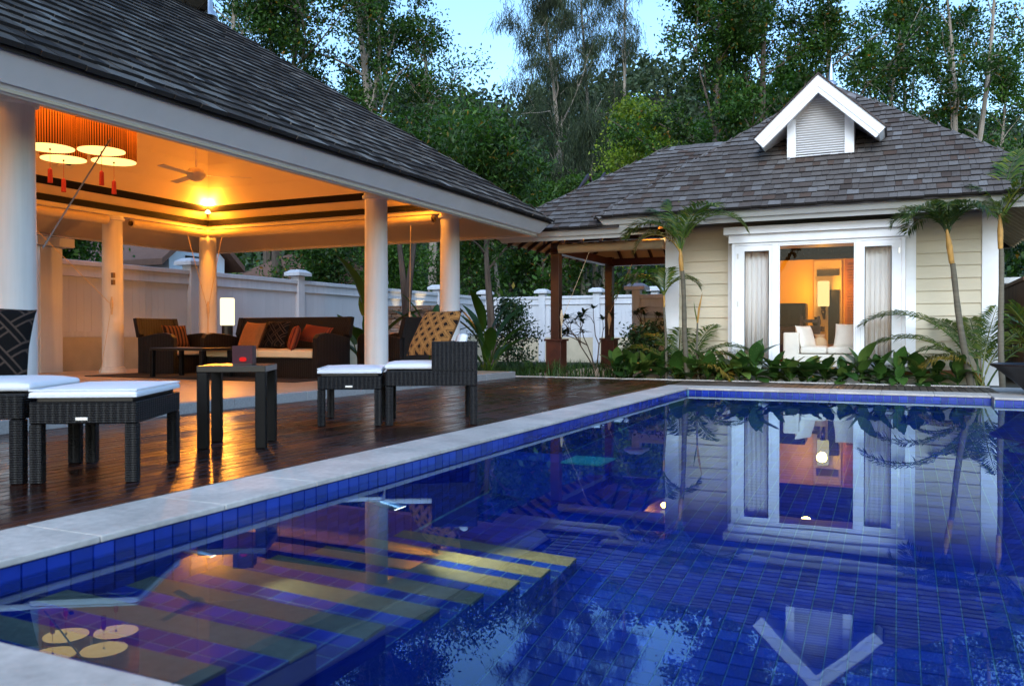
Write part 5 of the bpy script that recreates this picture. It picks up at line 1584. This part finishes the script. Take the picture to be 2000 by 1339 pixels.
def tree(name, label, base, h, r, c0, rad, nleaf, leaf, mat, bark, seed, lean=(0, 0), droop=False, fork=None, limbs=14, sd=.25, group='trees behind the fence', cat='tree', el=(15, 60), shape=1.0, subs=3):
    """tapered trunk, limbs with branchlets, leaves clustered on the branchlets"""
    rr = random.Random(seed); rs = np.random.RandomState(seed)
    b = Vector((base[0], base[1], base[2] if len(base) > 2 else GZ))
    t = thing(name, label, cat, b, group=group)
    mb = MB(); anchors = []
    stems = [(Vector(lean), r)] if not fork else [(Vector(f), r * .8) for f in fork]
    nl = max(3, limbs // len(stems))
    for (ln, r_) in stems:
        n = 9; pts = []
        wob = Vector((rr.uniform(-1, 1), rr.uniform(-1, 1), 0)) * (.02 * h)
        for i in range(n + 1):
            s = i / n
            pts.append(b + Vector((ln.x, ln.y, 0)) * (s ** 1.2) * h + Vector((0, 0, h * .93 * s)) + wob * math.sin(s * 5 + seed))
        mb.tube(pts, [max(.015, r_ * (1 - .82 * i / n) * (1.25 if i == 0 else 1)) for i in range(n + 1)], 7)
        for k in range(nl):
            s = c0 + (1 - c0) * ((k + rr.random()) / nl)
            j = min(n - 1, int(s * n)); p = pts[j].lerp(pts[j + 1], s * n - j)
            q = (s - c0) / (1 - c0 + 1e-6)
            l = rad * (.35 + .65 * math.sin(PI * min(1, (q * .8 + .22)))) * shape * rr.uniform(.75, 1.15)
            a = k * 2.399 + rr.uniform(-.5, .5); e = R(rr.uniform(*el) + 18 * q)
            d = Vector((math.cos(e) * math.cos(a), math.cos(e) * math.sin(a), math.sin(e)))
            lp = [p]; dd = d.copy()
            for i in range(5):
                dd = (dd + rvec(rr, .14) + Vector((0, 0, .06 if not droop else .02))).normalized()
                lp.append(lp[-1] + dd * l / 5)
            lr = max(.012, r_ * (1 - .8 * s) * .45)
            mb.tube(lp, [lr * (1 - .15 * i) for i in range(6)], 5)
            for i in range(2, 6):
                anchors.append((lp[i], 1.0))
                for z in range(subs):
                    sdv = (dd + rvec(rr, .8) + Vector((0, 0, .15))).normalized(); L2 = l * rr.uniform(.18, .42)
                    e2 = lp[i] + sdv * L2
                    if rr.random() < .5: mb.tube([lp[i], lp[i].lerp(e2, .5) + rvec(rr, .05), e2], [lr * .35, lr * .25, .008], 4, cap=False)
                    anchors += [(lp[i].lerp(e2, .55), .8), (e2, 1.0)]
        anchors += [(pts[-1], 1.0), (pts[-2], .8)]
    mb.build('trunk', bark, t, smooth=True)
    A = np.array([p[:] for p, w in anchors]); w = np.array([w * rr.uniform(.35, 1.35) ** 2.6 for p, w in anchors]); w /= w.sum()
    nleaf = int(nleaf * (1.0 if droop else 1.5))
    C = A[rs.choice(len(A), nleaf, p=w)] + rs.normal(size=(nleaf, 3)) * sd * np.array([1, 1, .7])
    Q = strands(C, leaf[0], leaf[1], rs) if droop else leaf_quads(C, leaf[0], leaf[1], rs)
    me = qmesh('crown', Q, mat)
    wrap('crown', me, t)
    return t

BL = (.165, .082)
# left group over the pavilion roof
tree('broadleaf_tree', 'tall broadleaf tree with a pale trunk leaning left over the pavilion ridge', (-18.7, 28.8), 17.5, .33, .36, 3.6, 9500, BL, M['leaf_dark'], M['bark_pale'], 101, lean=(-.085, -.05))
tree('broadleaf_tree', 'slim broadleaf tree with small rounded crown beside the open sky', (-18.1, 31.3), 14.6, .27, .52, 2.6, 5200, BL, M['leaf_dark'], M['bark_pale'], 102, lean=(-.03, -.02), sd=.38)
tree('broadleaf_tree', 'upright broadleaf tree between the two leaning trunks at left', (-21.6, 31.9), 19.0, .34, .34, 3.8, 9000, BL, M['leaf_dark'], M['bark_pale'], 103, lean=(.01, 0))
tree('broadleaf_tree', 'dense dark tree behind the middle of the pavilion roof', (-21.3, 25.4), 16.5, .24, .30, 3.9, 13000, BL, M['leaf_dark'], M['bark'], 104)
tree('broadleaf_tree', 'dense dark tree near the pavilion finial', (-22.6, 22.6), 16.5, .24, .34, 3.8, 12000, BL, M['leaf_dark'], M['bark_pale'], 105, fork=[(-.05, .03), (.07, .02)])
tree('broadleaf_tree', 'bushy tree filling the gap low behind the pavilion hip', (-25.2, 35.6), 11.5, .2, .15, 3.6, 12000, BL, M['leaf_mid'], M['bark'], 106)
tree('broadleaf_tree', 'large dark tree at the upper left beyond the roof ridge', (-27.0, 31.0), 19.5, .28, .3, 4.4, 12000, BL, M['leaf_dark'], M['bark'], 107)
# casuarinas in the middle
ND = (.48, .035)
tree('casuarina_tree', 'feathery casuarina leaning left against the pale sky', (-17.0, 45.0), 21.5, .27, .27, 4.6, 19000, ND, M['needle'], M['bark_pale'], 111, lean=(-.075, -.035), droop=True, limbs=17, el=(30, 62), sd=.30, subs=3)
tree('casuarina_tree', 'tall feathery casuarina with a straight pale trunk right of the sky gap', (-16.3, 47.5), 24.0, .28, .30, 4.6, 21000, ND, M['needle'], M['bark_pale'], 112, lean=(-.01, 0), fork=[(-.05, 0), (.075, .02)], droop=True, limbs=20, el=(35, 65), sd=.30)
tree('casuarina_tree', 'lower grey green casuarina in front of the hill', (-21.0, 54.0), 14.0, .2, .2, 4.6, 9000, ND, M['needle'], M['bark'], 113, droop=True, limbs=16, sd=.6)
tree('casuarina_tree', 'drooping casuarina low between the two roofs', (-18.0, 47.5), 12.0, .2, .12, 4.2, 9000, ND, M['needle'], M['bark_pale'], 114, droop=True, limbs=16, sd=.6)
tree('casuarina_tree', 'thin pale trunked casuarina just above the porch ridge', (-14.7, 41.0), 12.5, .12, .45, 2.2, 5000, ND, M['needle'], M['bark_pale'], 115, droop=True, limbs=9, sd=.4, lean=(.03, 0))
tree('lime_tree', 'bright yellow green tree rising over the porch roof', (-10.9, 36.9), 11.2, .16, .35, 2.9, 13000, (.17, .085), M['leaf_lime'], M['bark'], 121, sd=.4)
tree('round_tree', 'dark green rounded tree between the pavilion hip and the porch roof', (-17.6, 37.9), 9.6, .17, .2, 3.3, 13000, (.19, .09), M['leaf_mid'], M['bark'], 122)
tree('round_tree', 'lower rounded green tree just left of the porch hip', (-15.0, 36.0), 7.2, .14, .15, 2.8, 9000, (.19, .09), M['leaf_dark'], M['bark'], 123)
# behind the villa
tree('broadleaf_tree', 'wide dense tree left of the roof vent', (-6.3, 32.3), 14.6, .28, .25, 3.8, 17000, BL, M['leaf_dark'], M['bark'], 131)
tree('broadleaf_tree', 'tall dense tree right behind the roof vent', (-5.0, 34.6), 17.0, .28, .22, 4.8, 20000, BL, M['leaf_dark'], M['bark'], 132)
tree('broadleaf_tree', 'dense tree over the villa apex finial', (-2.6, 36.0), 17.5, .25, .3, 4.4, 15000, BL, M['leaf_dark'], M['bark_pale'], 133)
tree('broadleaf_tree', 'green tree filling in behind the villa left hip', (-5.3, 42.5), 14.0, .25, .15, 4.2, 14000, (.22, .11), M['leaf_mid'], M['bark'], 134)
tree('pale_trunk_tree', 'pale trunked tree leaning right beside the roof vent', (-1.3, 38.0), 15.5, .19, .42, 2.9, 6000, (.17, .08), M['leaf_dark'], M['bark_pale'], 141, lean=(.09, 0))
tree('pale_trunk_tree', 'slim pale trunked tree above the villa right hip', (.5, 41.0), 17.0, .19, .35, 3.3, 6500, (.17, .08), M['leaf_mid'], M['bark_pale'], 142, lean=(-.03, 0))
tree('pale_trunk_tree', 'forked pale trunked tree with airy crown at the upper right', (1.9, 37.0), 17.5, .21, .38, 3.1, 6200, (.17, .08), M['leaf_dark'], M['bark_pale'], 143, fork=[(-.02, 0), (.09, .0)])
tree('pale_trunk_tree', 'thin tree at the right edge with small leaf tufts', (3.7, 41.0), 13.5, .13, .35, 3.0, 6500, (.17, .08), M['leaf_mid'], M['bark_pale'], 144, lean=(.03, 0))
tree('pale_trunk_tree', 'short pale trunked tree near the right hip end of the villa', (2.6, 44.0), 16.5, .16, .3, 3.3, 6200, (.18, .085), M['leaf_dark'], M['bark_pale'], 145, lean=(-.02, 0))
tree('round_tree', 'dark low tree at the right edge over the villa hip', (6.2, 42.0), 9.6, .16, .12, 3.4, 12000, (.19, .09), M['leaf_dark'], M['bark'], 146)
tree('round_tree', 'dark bushy tree behind the right end of the villa roof', (2.8, 47.0), 9.8, .16, .10, 3.8, 12000, (.2, .1), M['leaf_dark'], M['bark'], 147)
tree('round_tree', 'dark bushy tree low behind the villa left of its right hip', (-2.0, 49.0), 10.5, .16, .10, 4.0, 11000, (.22, .11), M['leaf_dark'], M['bark'], 148)
# trees inside the garden
tree('garden_tree', 'forked grey trunk rising from behind the sofa, before the fence', (-9.7, 15.4), 5.0, .15, .60, 1.5, 4200, (.13, .055), M['leaf_dark'], M['bark'], 151, fork=[(-.05, .02), (.06, .03)], limbs=12, sd=.25, group='trees inside the garden')
tree('garden_tree', 'straight trunked garden tree with a dark crown right of the white corner column', (-8.9, 17.9), 5.4, .12, .50, 1.9, 9000, (.16, .05), M['leaf_dark'], M['bark'], 152, limbs=15, sd=.32, group='trees inside the garden')
# understorey beyond the fence
for i, (x, y, h, rd, lab) in enumerate(((-17.6, 13.0, 3.6, 1.8, 'dark shrub over the fence beside the near gate pillar'), (-18.6, 24.0, 4.0, 1.9, 'leafy shrub over the fence behind the table lamp'), (-17.4, 26.6, 4.0, 1.9, 'leafy shrub over the fence left of the second white column'),
                                        (-16.0, 30.3, 4.6, 2.0, 'leafy shrub behind the fence corner'), (-18.2, 9.5, 4.5, 2.4, 'dark shrub half hidden by the nearest column'))):
    tree('garden_shrub', lab, (x, y), h, .07, .15, rd, 6500, (.15, .07), M['leaf_dark'] if i % 2 else M['leaf_mid'], M['bark'], 160 + i, limbs=12, sd=.34, group='shrubs beyond the rear fence', cat='shrub')
for i, (x, y, h, lab) in enumerate(((-15.6, 32.2, 7.5, 'pale bare trunk above the fence left of the porch posts'), (-13.7, 37.8, 8.5, 'pale trunk between the porch posts, the left one'), (-14.0, 39.9, 8.5, 'pale trunk between the porch posts, the middle one'),
                                    (-13.2, 39.1, 8.5, 'reddish pale trunk just left of the rear porch post'), (-12.5, 40.6, 8.0, 'thin pale trunk right of the rear porch post'))):
    tree('pale_trunk_tree', lab, (x, y), h, .17, .62, 1.9, 3200, (.18, .085), M['leaf_mid'], M['bark_pale'], 170 + i, limbs=8, lean=(.015 * (i - 2), 0), group='pale trunks behind the porch')
tree('garden_shrub', 'dark rounded shrub in front of the plaster fence base', (-9.2, 19.6, -.3), 1.75, .03, .05, .85, 3600, (.085, .045), M['leaf_gloss'], M['bark'], 181, limbs=14, sd=.16, group='shrubs in the garden', cat='shrub')
tree('garden_shrub', 'low dark shrub at the foot of the villa corner beside the porch', (-4.25, 15.2, -.1), .8, .02, .05, .55, 1800, (.085, .045), M['leaf_gloss'], M['bark'], 182, limbs=10, sd=.12, group='shrubs in the garden', cat='shrub')

# unseen trees added to shade the near left of pavilion, deck and coping
for i, (x, y, h, lab) in enumerate(((-13.0, -3.5, 15, 'unseen shade tree added beyond the near end of the pavilion'), (-7.5, -5.5, 15, 'unseen shade tree added behind the terrace, farthest from the villa'), (-19.0, 0.5, 15, 'unseen shade tree added beyond the fence near end'), (-4.6, -3.6, 12, 'unseen shade tree added over the terrace on the deck side'))):
    tree('broadleaf_tree', lab, (x, y), h, .24, .2, 4.8, 11000, (.36, .19), M['leaf_dark'], M['bark'], 190 + i, group='unseen trees added for shade around the near end of the garden')

# undergrowth beyond the fences: one mass
rs = np.random.RandomState(9)
N = 42000
th = rs.uniform(R(-68), R(20), N); dist = rs.uniform(33, 62, N)
cx_ = np.sin(th) * dist; cy_ = np.cos(th) * dist
hgt = (2.6 + 2.4 * np.sin(cx_ * .9 + 1) * np.sin(cy_ * .7) + .9 * np.sin(cx_ * 2.3)) * (.6 + dist / 70)
ok = (cx_ < -15.5) | (cy_ > 29.5) & (cx_ < -3) | (cy_ > 34)
C = np.stack([cx_, cy_, GZ + rs.uniform(0, 1, N) ** .8 * np.maximum(hgt, .8)], 1)[ok]
tag(wrap('undergrowth', qmesh('undergrowth', leaf_quads(C, .34, .18, rs), M['leaf_dark'])), kind='stuff')

# forested hill
hm = MB(); nx_, ny_ = 60, 26
def hill_z(x, y):
    rr_ = math.hypot(x, y); a = math.degrees(math.atan2(x, y))
    f = max(0, min(1, (rr_ - 62) / 75)); f = f * f * (3 - 2 * f)
    crest = 30 + 7 * math.sin((a + 40) * .07) + 2.0 * math.sin(a * .33) - .35 * max(0, a + 14)
    return GZ - .05 + max(3, crest) * f
for i in range(nx_ + 1):
    for j in range(ny_ + 1):
        a = R(-75 + 105 * i / nx_); d = 60 + 110 * j / ny_
        x, y = math.sin(a) * d, math.cos(a) * d
        hm.v.append((x, y, hill_z(x, y)))
for i in range(nx_):
    for j in range(ny_):
        a = i * (ny_ + 1) + j; hm.f.append((a, a + 1, a + ny_ + 2, a + ny_ + 1))
tag(hm.build('hill', M['soil'], smooth=True), kind='structure')
Cs = []
for k in range(900):
    a = R(rs.uniform(-60, 12)); d = rs.uniform(66, 140)
    x, y = math.sin(a) * d, math.cos(a) * d
    z = hill_z(x, y); h = rs.uniform(3.5, 7.5); w = rs.uniform(1.6, 3.0)
    n = 95
    q = rs.normal(size=(n, 3)); q /= np.linalg.norm(q, axis=1)[:, None]; q *= rs.uniform(.55, 1.0, (n, 1))
    Cs.append(np.array([x, y, z + h * .55]) + q * np.array([w, w, h * .5]))
C = np.concatenate(Cs)
tag(wrap('hill_forest', qmesh('hill_forest', leaf_quads(C, .85, .5, rs), M['hill_leaf'])), kind='stuff')

# lilyturf grass between deck, porch and fence
N = 9000
gx = rs.uniform(-9.5, -4.2, N); gy = 13.8 + rs.uniform(0, 1, N) ** 1.4 * 6.0
ok = ~((gx > -6.3) & (gx < -3.8) & (gy > 14.05) & (gy < 18.6)) & ~((gx < -6.1) & (gy < 13.85) & (gx > -6.95))
gx, gy = gx[ok], gy[ok]; n = len(gx)
b = np.stack([gx, gy, np.full(n, -.22)], 1); b[gx > -6.2, 2] = -.03
az = rs.uniform(0, 6.28, n); ln = rs.uniform(.18, .42, n); sp = rs.uniform(.15, .7, n)
d = np.stack([np.cos(az) * sp, np.sin(az) * sp, np.ones(n)], 1) * ln[:, None]
s = np.stack([-np.sin(az), np.cos(az), np.zeros(n)], 1) * .007
mid = b + d * .6; tip = b + d * np.array([1.35, 1.35, .9])
G = np.concatenate([np.stack([b - s, b + s, mid + s, mid - s], 1), np.stack([mid - s, mid + s, tip + s * .1, tip - s * .1], 1)])
tag(wrap('lilyturf_grass', qmesh('lilyturf_grass', G, M['grass'])), kind='stuff')

# planter bowl at the right edge
bw = thing('planter_bowl', 'big black glazed bowl planter on the stone platform at the right edge', 'planter', (1.72, 12.25, 0))
MB().lathe([(.24, 0), (.26, .03), (.42, .18), (.60, .33), (.66, .36), (.66, .385), (.62, .385), (.58, .34), (.2, .30)], (0, 0, 0), 40).build('bowl', M['bowl'], bw, local=True, smooth=True)
MB().lathe([(.0, .33), (.575, .335)], (0, 0, 0), 30, cap=False).build('potting_soil', M['soil'], bw, local=True)
fp = thing('papyrus', 'fine leaved plant growing in the black bowl planter', 'plant', (1.72, 12.25, .33))
rr = random.Random(91)
for k in range(14):
    a = rr.random() * 6.28; e = R(rr.uniform(55, 86))
    frond(fp, (1.72 + rr.uniform(-.15, .15), 12.25 + rr.uniform(-.15, .15), .33), a, e, rr.uniform(.6, 1.0), R(40), M['palm_leaf'], rr, nl=22, ll=.22, bare=.3)
